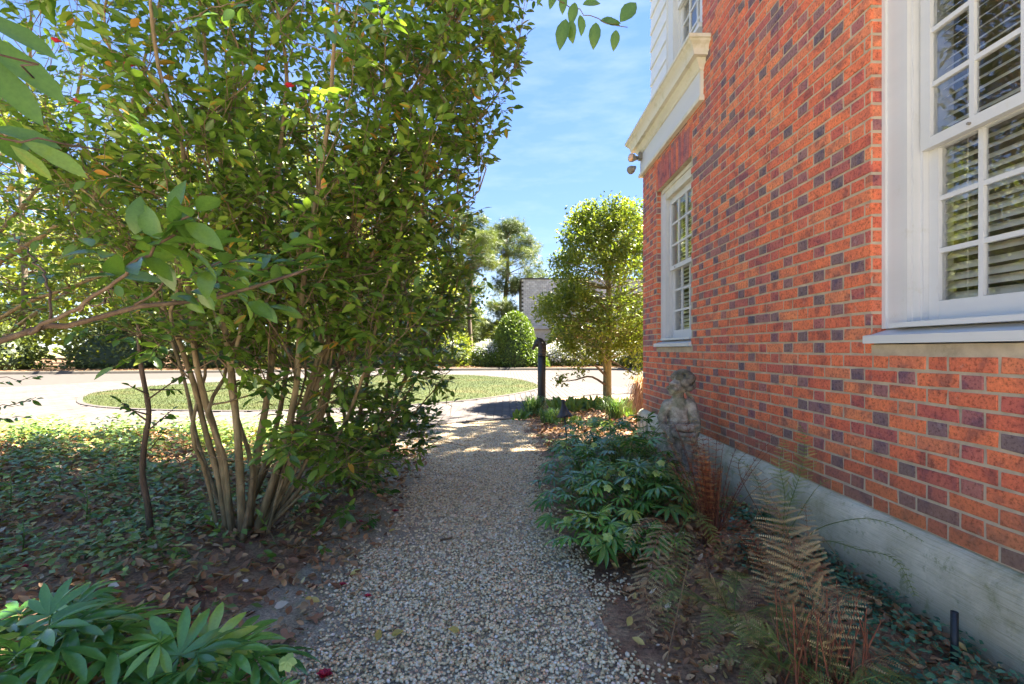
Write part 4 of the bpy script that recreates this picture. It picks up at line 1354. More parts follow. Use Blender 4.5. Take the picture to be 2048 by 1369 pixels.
camB = thing('camellia_shrub', 'second camellia behind it, denser and leafy down to the gravel edge, under the blue sky', 'shrub', (-1.35, 4.1, .03), 'camellia shrubs')
stemsB = [
    st([(705, 985), (790, 830), (870, 700), (915, 600), (925, 500)], [4.1, 4.05, 4.1, 4.2, 4.2], .022, .006),
    st([(705, 985), (800, 780), (880, 600), (915, 430), (920, 330)], [4.1, 4.1, 4.2, 4.2, 4.3], .022, .006),
    st([(700, 985), (735, 935), (775, 870), (815, 820)], [4.0, 3.8, 3.6, 3.5], .016, .005),
    st([(695, 990), (700, 950), (720, 900), (735, 830)], [4.0, 3.7, 3.4, 3.3], .016, .005),
    st([(700, 985), (780, 880), (850, 800), (900, 740)], [4.1, 4.1, 4.1, 4.2], .018, .005),
    st([(690, 985), (715, 850), (740, 700), (700, 520), (720, 340), (760, 100), (780, -60)], [4.05, 4.1, 4.1, 4.15, 4.2, 4.2, 4.2], .03, .01),
    st([(705, 985), (760, 840), (790, 700), (820, 520), (870, 350), (900, 200)], [4.1, 4.1, 4.2, 4.2, 4.2, 4.3], .028, .008),
    st([(680, 980), (660, 850), (640, 700), (650, 520), (620, 350), (600, 100)], [4.1, 4.2, 4.4, 4.5, 4.6, 4.6], .03, .01),
    st([(700, 975), (740, 880), (800, 780), (850, 680), (890, 560)], [4.1, 4.15, 4.2, 4.3, 4.4], .022, .006),
    st([(695, 985), (700, 900), (690, 780), (760, 560), (820, 350), (930, 130), (1000, 40)], [4.0, 3.95, 3.9, 3.9, 3.9, 3.9, 4.0], .026, .008),
]
def okB(p):
    x, y, z = p
    if z < .12: return False
    lo = np.interp(x, [-4, -2.2, -1.7, -1.2, -.8, -.4, 0], [1.2, 1.1, .7, .2, .14, .55, 1.3])
    if z < lo: return False
    hi = np.interp(z, [0, .4, .9, 1.3, 1.8, 2.3, 2.8, 3.3, 4], [-.80, -.60, -.32, -.20, -.18, -.12, .08, .18, .25])
    return x < hi + .05 * math.sin(z * 8 + y * 3)
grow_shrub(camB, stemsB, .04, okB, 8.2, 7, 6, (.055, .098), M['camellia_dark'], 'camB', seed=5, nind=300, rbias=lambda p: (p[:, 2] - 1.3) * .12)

camC = thing('camellia_shrub', 'camellia at the left edge whose long limbs lean in from outside the picture', 'shrub', (-5.3, 4.2, .03), 'camellia shrubs')
stemsC = [
    (np.array([(-5.3, 4.2, 0), (-5.2, 4.2, .8), (-4.8, 4.15, 1.6), (-3.6, 4.1, 2.4), (-3.1, 4.0, 3.2), (-2.8, 3.9, 4.0)]), .045, .012),
    (np.array([(-5.3, 4.25, 0), (-5.2, 4.3, 1.0), (-4.9, 4.4, 1.9), (-4.2, 4.5, 2.9), (-3.9, 4.5, 3.9)]), .045, .012),
    (np.array([(-5.25, 4.15, 0), (-4.9, 4.1, .9), (-4.1, 4.0, 1.5), (-2.9, 3.8, 1.9), (-2.4, 3.7, 2.3)]), .04, .008),
    (np.array([(-5.35, 4.3, 0), (-5.1, 4.6, 1.0), (-4.4, 4.9, 1.8), (-3.2, 5.1, 2.5), (-2.5, 5.2, 3.1)]), .04, .008),
    (np.array([(-5.3, 4.2, 0), (-5.0, 4.0, 1.0), (-4.3, 3.7, 1.9), (-3.5, 3.5, 2.8), (-3.3, 3.4, 3.6)]), .04, .009),
]
okC = lambda p: p[2] > 1.22
grow_shrub(camC, stemsC, .3, okC, 6, 5, 6, (.05, .09), M['camellia'], 'camC', seed=8, nind=300)

# flowers and blossoms on the shrubs
def blossom(parent, c, s=.035, name='blossom', mat=None, seed=0, flat=False):
    rng = np.random.default_rng(seed); n_ = 14
    Pp = np.repeat(np.array([c]), n_, 0); th = np.arange(n_) * 2.4
    el = np.linspace(.1, 1.2, n_) if not flat else np.linspace(.1, .7, n_)
    Dv = np.stack([np.cos(th) * np.cos(el), np.sin(th) * np.cos(el), np.sin(el)], -1)
    V, Fq = cloud(leaf_template(.38, .16, -.12), Pp, Dv, np.repeat([[0, 0, 1.0]], n_, 0) + rng.normal(0, .1, (n_, 3)), np.linspace(s, s * .6, n_))
    bb = Bag(); bb.add(V, Fq, np.repeat(rng.random(n_), 11))
    return link(name, bb.mesh(name), mat or M['red_petal'], parent)
for i, (a, b_, y) in enumerate([(578, 175, 2.7), (256, 134, 2.75), (155, 206, 2.8), (200, 28, 2.7), (112, 85, 2.8)]):
    blossom(camA, P(a, b_, y), .035, seed=i)

# foreground branch reaching in from the left
def explicit_branch(label, base, limbs, clusters, leaves, name='camellia_branch', cat='branch', mat=None, tkey='fore', stemmat=None, template=T_CAM2):
    root = thing(name, label, cat, tuple(base))
    for (pts, r0, r1) in limbs:
        C = smoothpath(pts, 20); C[1:-1] += R.normal(0, .0035, (18, 3)); bb = Bag(); bb.tube(C, np.linspace(r0 * .66, r1, 20), 8)
        link('limb', bb.mesh('limb'), stemmat or M['sapling'], root)
    LP, LD, LN, LS, LR = [], [], [], [], []
    for (p, d, nrm, s, r_) in leaves:
        LP.append(p); LD.append(d); LN.append(nrm); LS.append(s); LR.append(r_)
    if LP:
        emit_leaves(root, template, np.array(LP), norm(np.array(LD, float)), norm(np.array(LN, float)), np.array(LS), np.array(LR), mat or M['camellia_dark'], 300, tkey)
    return root

def twigleaves(rng, A, B_, n_, s0, fan=.8, down=-.1, rr_=(.0, .6), facing=.5):
    s = s0 * .8
    A = np.asarray(A); B_ = np.asarray(B_); d = (B_ - A); L = np.linalg.norm(d); d = d / L
    side = np.cross(d, [0, 0, 1.0]); side /= np.linalg.norm(side) + 1e-9
    out = []
    for q in range(n_):
        w = (q + .6) / n_
        sg = 1 if q % 2 else -1
        ld = d * .6 + side * sg * rng.uniform(.3, 1) * fan + np.array([0, 0, rng.normal(down, .4)])
        if q == n_ - 1: ld = d
        nr = np.array([rng.normal(0, .8), -facing + rng.normal(0, .4), 1.0])
        out.append((A + d * L * w, ld, nr, s * rng.uniform(.75, 1.15), rng.uniform(*rr_)))
    return out
rng = np.random.default_rng(4)
limbs = [([(-1.7, .75, .95), P(-20, 690, .95), P(150, 645, .98), P(300, 610, 1.0), P(430, 598, 1.05), P(560, 560, 1.1), P(640, 530, 1.15)], .016, .003),
         ([P(60, 668, .96), P(150, 620, .93), P(230, 560, .88), P(290, 510, .84), P(345, 462, .80), P(385, 430, .78)], .007, .002),
         ([P(270, 612, 1.0), P(350, 560, .98), P(420, 530, .95), P(480, 520, .93)], .004, .0015),
         ([P(430, 598, 1.05), P(470, 560, 1.1), P(560, 530, 1.15), P(600, 520, 1.2)], .003, .0012),
         ([P(150, 620, .93), P(215, 602, .9), P(215, 580, .88)], .003, .0012),
         ([P(100, 640, .96), P(90, 560, 1.0), P(60, 510, 1.05), P(20, 470, 1.1)], .004, .0015)]
lv = []
lv += twigleaves(rng, P(230, 560, .88), P(345, 462, .80), 9, .085)
lv += twigleaves(rng, P(290, 510, .84), P(400, 420, .77), 9, .09)
lv += twigleaves(rng, P(350, 560, .98), P(480, 520, .93), 10, .085)
lv += twigleaves(rng, P(300, 520, .86), P(430, 490, .9), 8, .08)
lv += twigleaves(rng, P(470, 560, 1.1), P(610, 520, 1.2), 9, .075)
lv += twigleaves(rng, P(430, 600, 1.05), P(640, 530, 1.15), 9, .07)
lv += twigleaves(rng, P(100, 600, .96), P(30, 480, 1.1), 7, .07)
for (a, b_, dx, dz, s) in ((345, 400, .25, 1, .07), (385, 450, -.3, 1, .07), (270, 430, .2, 1, .065), (325, 440, -.6, .9, .075)):
    lv.append((P(a, b_ + 40, .8), np.array([dx, -.1, dz]), np.array([rng.normal(0, .5), -1, rng.normal(.2, .4)]), s, rng.uniform(0, .3)))
lv += twigleaves(rng, P(330, 600, 1.0), P(470, 555, 1.05), 10, .085)
lv += twigleaves(rng, P(480, 600, 1.1), P(560, 620, 1.15), 8, .075)
lv += twigleaves(rng, P(520, 545, 1.12), P(600, 470, 1.2), 8, .08)
lv += twigleaves(rng, P(240, 560, .9), P(180, 490, .95), 6, .08)
explicit_branch('low camellia branch with large dark leaves reaching in from the left edge', (-1.7, .75, .95), limbs, None, lv)

rng = np.random.default_rng(14)
limbs = [([(-1.2, .35, 1.5), P(-30, 275, .62), P(90, 282, .66), P(200, 300, .72)], .004, .0012), ([(-1.2, .35, 1.5), P(-40, 100, .6), P(40, 130, .66), P(90, 180, .7)], .004, .0012)]
lv = []
for (a, b_, dx, dz, s, r_) in ((-60, 60, 1, -.65, .13, .35), (-60, 90, 1, -1.1, .12, .3), (-70, 20, 1, -.35, .11, .25), (-30, 255, 1, -.1, .085, .3), (-50, 255, 1, -.6, .08, .2), (40, 280, 1, -.45, .085, .7),
                           (-40, 310, 1, -.1, .04, .2), (20, 290, 1, -.8, .06, .9)):
    lv.append((P(a, b_, .66), np.array([dx, .15, dz]), np.array([.2, -1, .7]), s, r_))
explicit_branch('closest leafy camellia twigs at the upper left edge, leaves partly out of the picture', (-1.2, .35, 1.5), limbs, None, lv, mat=M['camellia_dark'], tkey='fore2', template=T_LANCE)

# dark twigs hanging from above
rng = np.random.default_rng(9)
lv = []
tw_ = [(1060, -40), (1110, -5), (1155, 18), (1200, 42), (1255, 55)]
for (a, b_, dx, dz, s) in ((1132, 38, -.25, -1, .082), (1142, 40, .05, -1, .062), (1160, 30, .15, -1, .055), (1165, 10, 1, .25, .055), (1192, 45, -.1, -1, .07), (1200, 42, 1, -.05, .06), (1232, 60, -.1, -1, .055),
                        (1240, 45, .75, 1, .085), (1128, -10, -.1, -1, .05), (1112, -18, -.4, -1, .05), (1150, 5, -.2, -1, .06), (1090, -20, -.5, -.8, .045), (1212, 45, 1, .1, .045)):
    lv.append((P(a, b_, 1.35), np.array([dx, .05, dz]), np.array([rng.normal(0, .3), -1, .25]), s, rng.uniform(.0, .3)))
explicit_branch('dark leafy twig hanging into the blue sky right of the camellias', tuple(P(1040, -120, 1.3)), [([P(1040, -120, 1.3)] + [P(a, b_, 1.35) for a, b_ in tw_], .0022, .001)], None, lv, mat=M['camellia_dark'], tkey='dangle')
lv = []
limbs = [([P(520, -150, 1.3), P(620, -20, 1.3), P(700, 20, 1.3), P(770, 40, 1.3)], .004, .0012), ([P(620, -20, 1.3), P(560, 60, 1.35), P(640, 100, 1.4), P(700, 110, 1.4)], .003, .001),
         ([P(620, -20, 1.3), P(420, 20, 1.4), P(330, 60, 1.45)], .003, .001)]
lv += twigleaves(rng, P(640, -10, 1.3), P(830, 25, 1.3), 12, .07, 1.0, -.3, (0, .5), .9)
lv += twigleaves(rng, P(600, 60, 1.38), P(760, 70, 1.4), 10, .07, 1.0, -.4, (0, .5), .9)
lv += twigleaves(rng, P(540, 0, 1.38), P(400, 40, 1.4), 9, .07, 1.0, -.3, (0, .6), .9)
explicit_branch('dark leafy bough hanging at the top above the camellias', tuple(P(520, -150, 1.3)), limbs, None, lv, mat=M['camellia_dark'], tkey='top')

# low twigs at the left edge in front of the drive
lv = []; rng = np.random.default_rng(12)
limbs = [([(-3.6, 3.0, .55), P(-20, 765, 2.9), P(40, 760, 2.9), P(75, 752, 2.9)], .006, .0015), ([(-3.6, 3.0, .55), P(-20, 820, 2.9), P(40, 808, 2.9), P(72, 795, 2.9)], .006, .0015)]
lv += twigleaves(rng, P(-30, 770, 2.9), P(75, 755, 2.9), 12, .06, 1, -.2, (0, .5))
lv += twigleaves(rng, P(-30, 820, 2.9), P(75, 798, 2.9), 14, .065, 1, -.2, (0, .5))
lv += twigleaves(rng, P(-30, 840, 2.9), P(50, 835, 2.9), 10, .06, 1, -.2, (0, .5))
explicit_branch('low dark leafy twigs at the left edge in front of the paved drive', (-3.6, 3.0, .55), limbs, None, lv, tkey='lowleft', template=T_CAM)

# sapling
sap = thing('sapling', 'thin dark leaning sapling with sparse leaves in the ground cover at left', 'tree', (-2.15, 2.93, .03))
S1 = np.array([P(a, b_, 2.9) for a, b_ in ((303, 1105), (297, 1020), (285, 950), (290, 880), (298, 830), (291, 780), (283, 740), (278, 690), (275, 600), (270, 520))])
bb = Bag(); bb.tube(smoothpath(S1, 30), np.linspace(.020, .008, 30) * (1 + .08 * np.sin(np.arange(30) * 2.2)), 8); link('trunk', bb.mesh('trunk'), M['sapling'], sap)
lv = []; rng = np.random.default_rng(2)
for (a, b_, c, d, n_) in ((298, 845, 235, 800, 6), (298, 790, 255, 770, 2), (295, 800, 380, 740, 6), (298, 860, 345, 820, 8), (300, 900, 330, 860, 5), (292, 720, 330, 690, 4), (300, 780, 360, 780, 8), (280, 660, 310, 640, 4), (296, 830, 260, 820, 5)):
    A, B_ = P(a, b_, 2.9), P(c, d, 2.8)
    bb = Bag(); rod(bb, A, B_, .006, .002); link('branch', bb.mesh('branch'), M['sapling'], sap)
    lv += twigleaves(rng, A * .5 + B_ * .5, B_, n_, .065, 1, -.2, (0, .4))
LP, LD, LN, LS, LR = zip(*lv)
emit_leaves(sap, T_CAM, np.array(LP), norm(np.array(LD)), norm(np.array(LN)), np.array(LS), np.array(LR), M['camellia_dark'], 300, 'sap')

# ------------------------------------------------------------------ hellebores
def palmate(seed):
    rng = np.random.default_rng(seed)
    n_ = rng.integers(7, 10)
    V = []; Fc = []; k = 0
    for i in range(n_):
        a = (i - (n_ - 1) / 2) * (2.0 * math.pi * .78 / n_) + rng.normal(0, .06)
        L = 1 - .28 * abs(i - (n_ - 1) / 2) / ((n_ - 1) / 2) + rng.normal(0, .05)
        t, f = leaf_template(.118, .04, .30 + rng.normal(0, .07), (0, .15, .4, .65, .86, 1), (0, .38, .86, 1, .6, 0))
        t = t * L
        c, s = math.cos(a), math.sin(a)
        tt = np.stack([t[:, 0] * c + t[:, 1] * s, -t[:, 0] * s + t[:, 1] * c, t[:, 2] + .06 * math.cos(a * 1.0) + .02 * (i % 2)], -1)
        V.append(tt); Fc.append(f + k); k += len(t)
    return np.vstack(V), np.vstack(Fc)
PAL = [palmate(s) for s in range(5)]
pal_me = {}
def pal_mesh(v, q, mat):
    key = (v, q, mat.name)
    if key not in pal_me:
        bb = Bag(); bb.add(PAL[v][0], PAL[v][1], q / 6.0); me = bb.mesh('palmate_leaf'); me.materials.append(mat); pal_me[key] = me
    return pal_me[key]
def hellebore(x, y, label, n_, h, s, seed, flowers=3, lean=(0, 0), tint=0.0):
    rng = np.random.default_rng(seed)
    z0 = float(gz(x, y))
    root = thing('hellebore', label, 'plant', (x, y, z0), 'hellebores')
    pt = Bag(); base = np.array([0, 0, 0.0])
    for i in range(n_):
        a = i * 2.4 + rng.normal(0, .3); u = ((i + .5) / n_) ** .6
        rad = u * h * .95
        tip = np.array([math.cos(a) * rad + lean[0] * h, math.sin(a) * rad + lean[1] * h, h * (1.05 - .62 * u * u) + rng.normal(0, .02)])
        mid = tip * .5 + np.array([0, 0, h * .22])
        pt.tube([base, mid * .6, mid, tip], [.004, .0035, .003, .0025], 4, cap=False)
        o = bpy.data.objects.new('leaf', pal_mesh(rng.integers(5), int(np.clip(rng.normal(2.6 + tint, 1.4), 0, 6)), M['hellebore']))
        out = np.array([math.cos(a), math.sin(a), 0]) * (.3 + .9 * u)
        yv = norm(out + np.array([0, 0, .35 - .6 * u]) + rng.normal(0, .12, 3))
        zn = np.array([0, 0, 1.0]) + out * .5 * u + rng.normal(0, .15, 3)
        xv = norm(np.cross(yv, zn)); zv = np.cross(xv, yv)
        sc_ = s * rng.uniform(.75, 1.15)
        mtx = np.eye(4); mtx[:3, 0] = xv * sc_; mtx[:3, 1] = yv * sc_; mtx[:3, 2] = zv * sc_; mtx[:3, 3] = tip
        o.parent = root; o.matrix_basis = Matrix(mtx.tolist()); COL.objects.link(o)
    o = bpy.data.objects.new('stalks', pt.mesh('stalks')); o.data.materials.append(M['sprout']); o.parent = root; COL.objects.link(o); kind(o, 'stuff')
    for i in range(flowers):
        a = rng.uniform(0, 6.28); rd = rng.uniform(.3, 1.0) * h
        c = np.array([x + math.cos(a) * rd, y + math.sin(a) * rd - .05, z0 + h * rng.uniform(.8, 1.12)])
        m_ = 5
        th = np.arange(m_) * 2 * math.pi / m_ + a
        for_ = np.array([rng.normal(0, .3), -.6, -.5])
        Dv = np.stack([np.cos(th), np.sin(th) * .6, np.sin(th) * .6 - .3], -1)
        V, Fq = cloud(leaf_template(.42, .1, .1), np.repeat([c], m_, 0), Dv, np.repeat([[0, -.7, .7]], m_, 0), np.full(m_, .03))
        bb = Bag(); bb.add(V, Fq, np.repeat(rng.random(m_), 11)); link('flower', bb.mesh('flower'), M['hell_flower'], root)
    return root
HB = [(.50, 2.72, 'hellebore nearest the camera at the right edge of the gravel, pale lower leaves', 20, .24, .115, 3, 1.2),
      (.74, 2.62, 'hellebore beside the drooping fern, leaves lying over bare soil', 18, .22, .115, 2, 1.0),
      (.55, 3.2, 'hellebore with green flowers leaning over the gravel edge', 26, .34, .115, 5, 0),
      (.84, 3.15, 'dark hellebore in front of the statue with tall leaf rosettes', 28, .40, .12, 3, -.5),
      (1.0, 3.3, 'hellebore behind the red fern stalks left of the statue foot', 22, .30, .11, 2, -.3),
      (.62, 3.75, 'hellebore in the left middle of the clump with pale green blooms', 26, .38, .115, 4, -.2),
      (.95, 3.75, 'tall hellebore in the middle of the clump', 28, .44, .12, 3, -.3),
      (1.18, 3.85, 'hellebore touching the front of the cherub statue', 20, .26, .11, 2, 0),
      (.70, 4.4, 'hellebore at the back left of the clump behind the path light', 24, .38, .11, 3, -.2),
      (1.02, 4.5, 'hellebore at the back of the clump left of the statue', 26, .42, .115, 2, -.2),
      (1.36, 4.75, 'hellebore against the foundation behind the statue', 22, .42, .115, 1, .2),
      (.9, 5.2, 'hellebore farthest back in the clump, half in sun', 22, .36, .11, 2, .4)]
for i, (x, y, lab, n_, h, s, nf, ti) in enumerate(HB):
    hellebore(x, y, lab, n_, h, s, 100 + i, nf, tint=ti)
HB2 = [(-1.32, 1.36, 'big-leaved hellebore in the bottom left corner', 36, .37, .16, 1, .8),
       (-.93, 1.42, 'hellebore second from the bottom left corner with broad glossy leaves', 36, .29, .15, 2, .5),
       (-.74, 1.40, 'low hellebore at the bottom edge beside the gravel with a green bloom', 26, .17, .115, 1, 1.2),
       (-1.62, 1.72, 'hellebore at the left edge behind the corner plants', 26, .24, .13, 1, .3)]
for i, (x, y, lab, n_, h, s, nf, ti) in enumerate(HB2):
    hellebore(x, y, lab, n_, h, s, 200 + i, nf, tint=ti)
for i, (a, b_, lab) in enumerate(((740, 1050, 'small hellebore seedling beside a fallen red blossom'), (760, 985, 'small blue-green seedling under the second camellia'))):
    Yg = CH * F / (b_ - HY + 5)
    hellebore((a - CX) * Yg / F, Yg, lab, 7, .07, .07, 300 + i, 0, tint=-.5)

# ------------------------------------------------------------------ ferns
def frond_geo(pts, plen, npin=22, curl=.15, rng=None, width=1.0):
    """rachis through pts; pinnae with their own pinnules"""
    C = smoothpath(pts, npin + 6)
    T = norm(np.gradient(C, axis=0))
    up = np.array([0, 0, 1.0])
    V = []; rr = []
    for i in range(5, len(C)):
        t = (i - 5) / (len(C) - 5)
        L = plen * (math.sin(math.pi * (t * .86 + .14)) ** .8) * (1 - .35 * t) + .008
        S_ = np.cross(T[i], up); S_ /= np.linalg.norm(S_) + 1e-9
        Nn = np.cross(S_, T[i])
        for sg in (-1, 1):
            d = norm(S_ * sg + T[i] * .45 + rng.normal(0, .08, 3))
            m_ = max(4, int(L / .0065))
            side = norm(np.cross(d, Nn))
            pr = rng.random()
            for k in range(m_):
                u = (k + .5) / m_
                p = C[i] + d * L * u - Nn * curl * L * u * u
                pl2 = L * .125 * (1 - u * .7) * width + .002
                w2 = L / m_ * .36
                for s2 in (-1, 1):
                    q = p + side * s2 * pl2 + d * pl2 * .35
                    V += [p - d * w2, p + d * w2, q]
                    rr += [pr * .6 + .4 * u] * 3
    V = np.array(V)
    return V, np.arange(len(V)).reshape(-1, 3), np.array(rr), C
def fern(label, base, fronds, seed, matf, stemm=None, curl=.15, group='ferns'):
    rng = np.random.default_rng(seed)
    root = thing('fern', label, 'fern', tuple(base), group)
    for (pts, plen, np_, mt) in fronds:
        V, Fc, r_, C = frond_geo(pts, plen, np_, curl, rng)
        bb = Bag(); bb.add(V, Fc, np.clip(r_ + rng.normal(0, .1), 0, 1))
        bb.tube(C, np.linspace(.0028, .0008, len(C)), 4, r=.2, cap=False)
        link('frond', bb.mesh('frond'), mt or matf, root)
    return root
def arcs(base, n_, L, h, rng, a0=0, a1=6.28, droop=.5):
    out = []
    for i in range(n_):
        a = a0 + (a1 - a0) * (i + .5 + rng.normal(0, .2)) / n_
        d = np.array([math.cos(a), math.sin(a), 0]); l = L * rng.uniform(.75, 1.15); hh = h * rng.uniform(.7, 1.2)
        b0 = np.array(base)
        out.append([b0, b0 + d * l * .25 + [0, 0, hh * .65], b0 + d * l * .6 + [0, 0, hh], b0 + d * l * .95 + [0, 0, hh * (1 - droop)]])
    return out
G, B2, RD = M['fern_green'], M['fern_bronze'], M['fern_red']
rng = np.random.default_rng(31)
# red stalk fern in front of the statue
b0 = np.array([1.17, 2.75, .08])
fr = []
for i in range(30):
    a = rng.uniform(0, 6.28); sp = rng.uniform(.05, .36)
    top = b0 + np.array([math.cos(a) * sp, math.sin(a) * sp, rng.uniform(.38, .72)])
    fr.append(([b0 + rng.normal(0, .02, 3) * [1, 1, 0], b0 * .5 + top * .5 + [0, 0, .06], top, top + np.array([math.cos(a) * .08, math.sin(a) * .08, -.03])], rng.uniform(.03, .05), 14, RD if rng.random() < .75 else B2))
redf = fern('red-brown fern with upright bare stalks in front of the statue', b0, fr, 41, RD)
bb = Bag()
for i in range(40):
    a = rng.uniform(0, 6.28); sp = rng.uniform(.02, .12)
    bb.tube([b0 + [math.cos(a) * .03, math.sin(a) * .03, 0], b0 + [math.cos(a) * sp * .6, math.sin(a) * sp * .6, .2], b0 + [math.cos(a) * sp, math.sin(a) * sp, rng.uniform(.3, .5)]], [.0035, .003, .002], 5, cap=False)
kind(link('stalks', bb.mesh('stalks'), M['red_stem'], redf), 'stuff')
# drooping fern at the bed edge
b1 = np.array([.72, 2.35, .07])
fern('drooping half-dead fern at the edge of the bare soil', b1, [([P(1350, 1080, 2.45), P(1330, 1050, 2.35), P(1300, 1130, 2.2), P(1290, 1230, 2.05), P(1300, 1330, 1.9)], .085, 26, B2),
      ([P(1350, 1080, 2.45), P(1370, 1060, 2.4), P(1350, 1150, 2.2), P(1330, 1260, 2.0)], .07, 22, G), ([P(1350, 1080, 2.45), P(1385, 1030, 2.45), P(1420, 1060, 2.35), P(1440, 1120, 2.3)], .06, 18, G),
      ([P(1350, 1080, 2.45), P(1320, 1040, 2.4), P(1280, 1050, 2.35), P(1250, 1100, 2.3)], .05, 18, B2), ([P(1350, 1080, 2.45), P(1345, 1120, 2.2), P(1315, 1190, 2.1), P(1335, 1300, 1.95)], .06, 22, B2)], 42, B2)
# large bronze fern bottom right
b2 = P(1655, 1400, 1.62)
fern('large bronze fern with long ladder-like fronds in the lower right', b2, [
    ([P(1665, 1400, 1.6), P(1640, 1250, 1.62), P(1600, 1130, 1.7), P(1565, 1040, 1.85), P(1530, 975, 2.0), P(1500, 935, 2.1)], .12, 25, B2),
    ([P(1655, 1400, 1.6), P(1610, 1280, 1.62), P(1560, 1180, 1.72), P(1530, 1110, 1.85), P(1490, 1060, 2.0)], .09, 22, B2),
    ([P(1665, 1400, 1.6), P(1660, 1280, 1.55), P(1680, 1200, 1.6), P(1720, 1180, 1.7), P(1750, 1200, 1.8)], .08, 24, B2),
    ([P(1655, 1400, 1.6), P(1590, 1320, 1.55), P(1520, 1260, 1.6), P(1440, 1240, 1.7), P(1380, 1260, 1.8)], .07, 24, G),
    ([P(1655, 1400, 1.6), P(1560, 1330, 1.6), P(1480, 1310, 1.65), P(1400, 1330, 1.7)], .06, 22, G),
    ([P(1665, 1400, 1.6), P(1720, 1330, 1.55), P(1800, 1310, 1.6), P(1860, 1340, 1.65)], .075, 22, B2),
    ([P(1665, 1400, 1.6), P(1700, 1370, 1.5), P(1780, 1350, 1.5), P(1860, 1370, 1.55)], .075, 22, G),
    ([P(1665, 1400, 1.6), P(1650, 1200, 1.8), P(1620, 1090, 1.95), P(1610, 1010, 2.1)], .07, 24, B2)], 43, B2)
bb = Bag(); rng = np.random.default_rng(88)
for i in range(34):
    q = np.array([b2[0] + rng.normal(0, .09), b2[1] + rng.normal(0, .06), .06]); a = rng.uniform(0, 6.28); l = rng.uniform(.02, .10)
    bb.tube([q, q + [math.cos(a) * l * .5, math.sin(a) * l * .5, .14], q + [math.cos(a) * l, math.sin(a) * l, rng.uniform(.2, .36)]], [.0035, .003, .0015], 5, cap=False)
bf = [o for o in COL.objects if o.name.startswith('fern') and o.get('label', '').startswith('large bronze')][0]
kind(link('stalks', bb.mesh('stalks'), M['red_stem'], bf), 'stuff')
# fern near the wall and arching fronds over the concrete
b3 = P(1560, 1075, 2.75)
b3[2] = .08
fern('green-tipped fern standing against the concrete foundation', b3, [
    ([b3, P(1580, 1010, 2.75), P(1600, 950, 2.75), P(1610, 895, 2.8), P(1600, 850, 2.9)], .085, 26, G), ([b3, P(1570, 1000, 2.7), P(1560, 930, 2.75), P(1570, 880, 2.85)], .07, 24, G),
    ([b3, P(1610, 1010, 2.65), P(1640, 970, 2.6), P(1660, 960, 2.6)], .07, 22, G), ([b3, P(1530, 1000, 2.7), P(1500, 940, 2.7), P(1460, 910, 2.8)], .06, 22, G),
    ([b3, P(1480, 950, 2.75), P(1500, 900, 2.9), P(1580, 850, 3.0)], .035, 22, B2)], 44, G)
b4 = P(1590, 1110, 2.4)
b4[2] = .08
fern('fern with two long thin fronds arching over the foundation', b4, [
    ([b4, P(1620, 1070, 2.35), P(1700, 1040, 2.2), P(1770, 1045, 2.1), P(1850, 1085, 2.0)], .05, 30, G), ([b4, P(1640, 1085, 2.3), P(1720, 1100, 2.15), P(1790, 1120, 2.05), P(1830, 1190, 1.95)], .045, 28, G),
    ([b4, P(1560, 1040, 2.4), P(1530, 1000, 2.5), P(1500, 985, 2.55)], .05, 20, B2)], 45, G)
b5 = np.array([.93, 1.98, .07])
rng = np.random.default_rng(6)
fern('low dull green fern on the bare soil left of the bronze fern', b5, [(p, .065, 22, G if i % 3 else B2) for i, p in enumerate(arcs(b5, 9, .32, .16, rng))], 46, G)
b6 = np.array([.98, 1.72, .07])
fern('small dark green fern at the bottom edge beside the gravel', b6, [(p, .05, 20, G) for i, p in enumerate(arcs(b6, 9, .26, .10, rng))], 47, G)
b7 = np.array([1.25, 2.25, .07])
fern('withered brown fern between the red stalks and the foundation', b7, [(p, .07, 20, B2 if i % 2 else RD) for i, p in enumerate(arcs(b7, 8, .34, .26, rng))], 48, B2)
# dry stalks
bb = Bag()
for (pts) in ([P(1330, 1340, 1.8), P(1360, 1200, 1.95), P(1380, 1110, 2.1)], [P(1620, 1369, 1.6), P(1560, 1280, 1.7), P(1540, 1220, 1.8)], [P(1640, 1369, 1.6), P(1590, 1310, 1.65), P(1530, 1290, 1.7)], [P(1455, 1100, 2.5), P(1500, 1050, 2.6), P(1530, 1010, 2.7)],
              [P(1440, 1190, 2.2), P(1420, 1150, 2.3), P(1410, 1120, 2.35)], [P(1600, 1369, 1.6), P(1575, 1300, 1.65), P(1545, 1240, 1.7)]):
    bb.tube(smoothpath(pts, 8), .0022, 5, r=.9)
tag(link('dry_stalks', bb.mesh('dry_stalks'), M['straw']), 'pale dry fern stalks lying among the ferns', 'stalks')['kind'] = 'stuff'

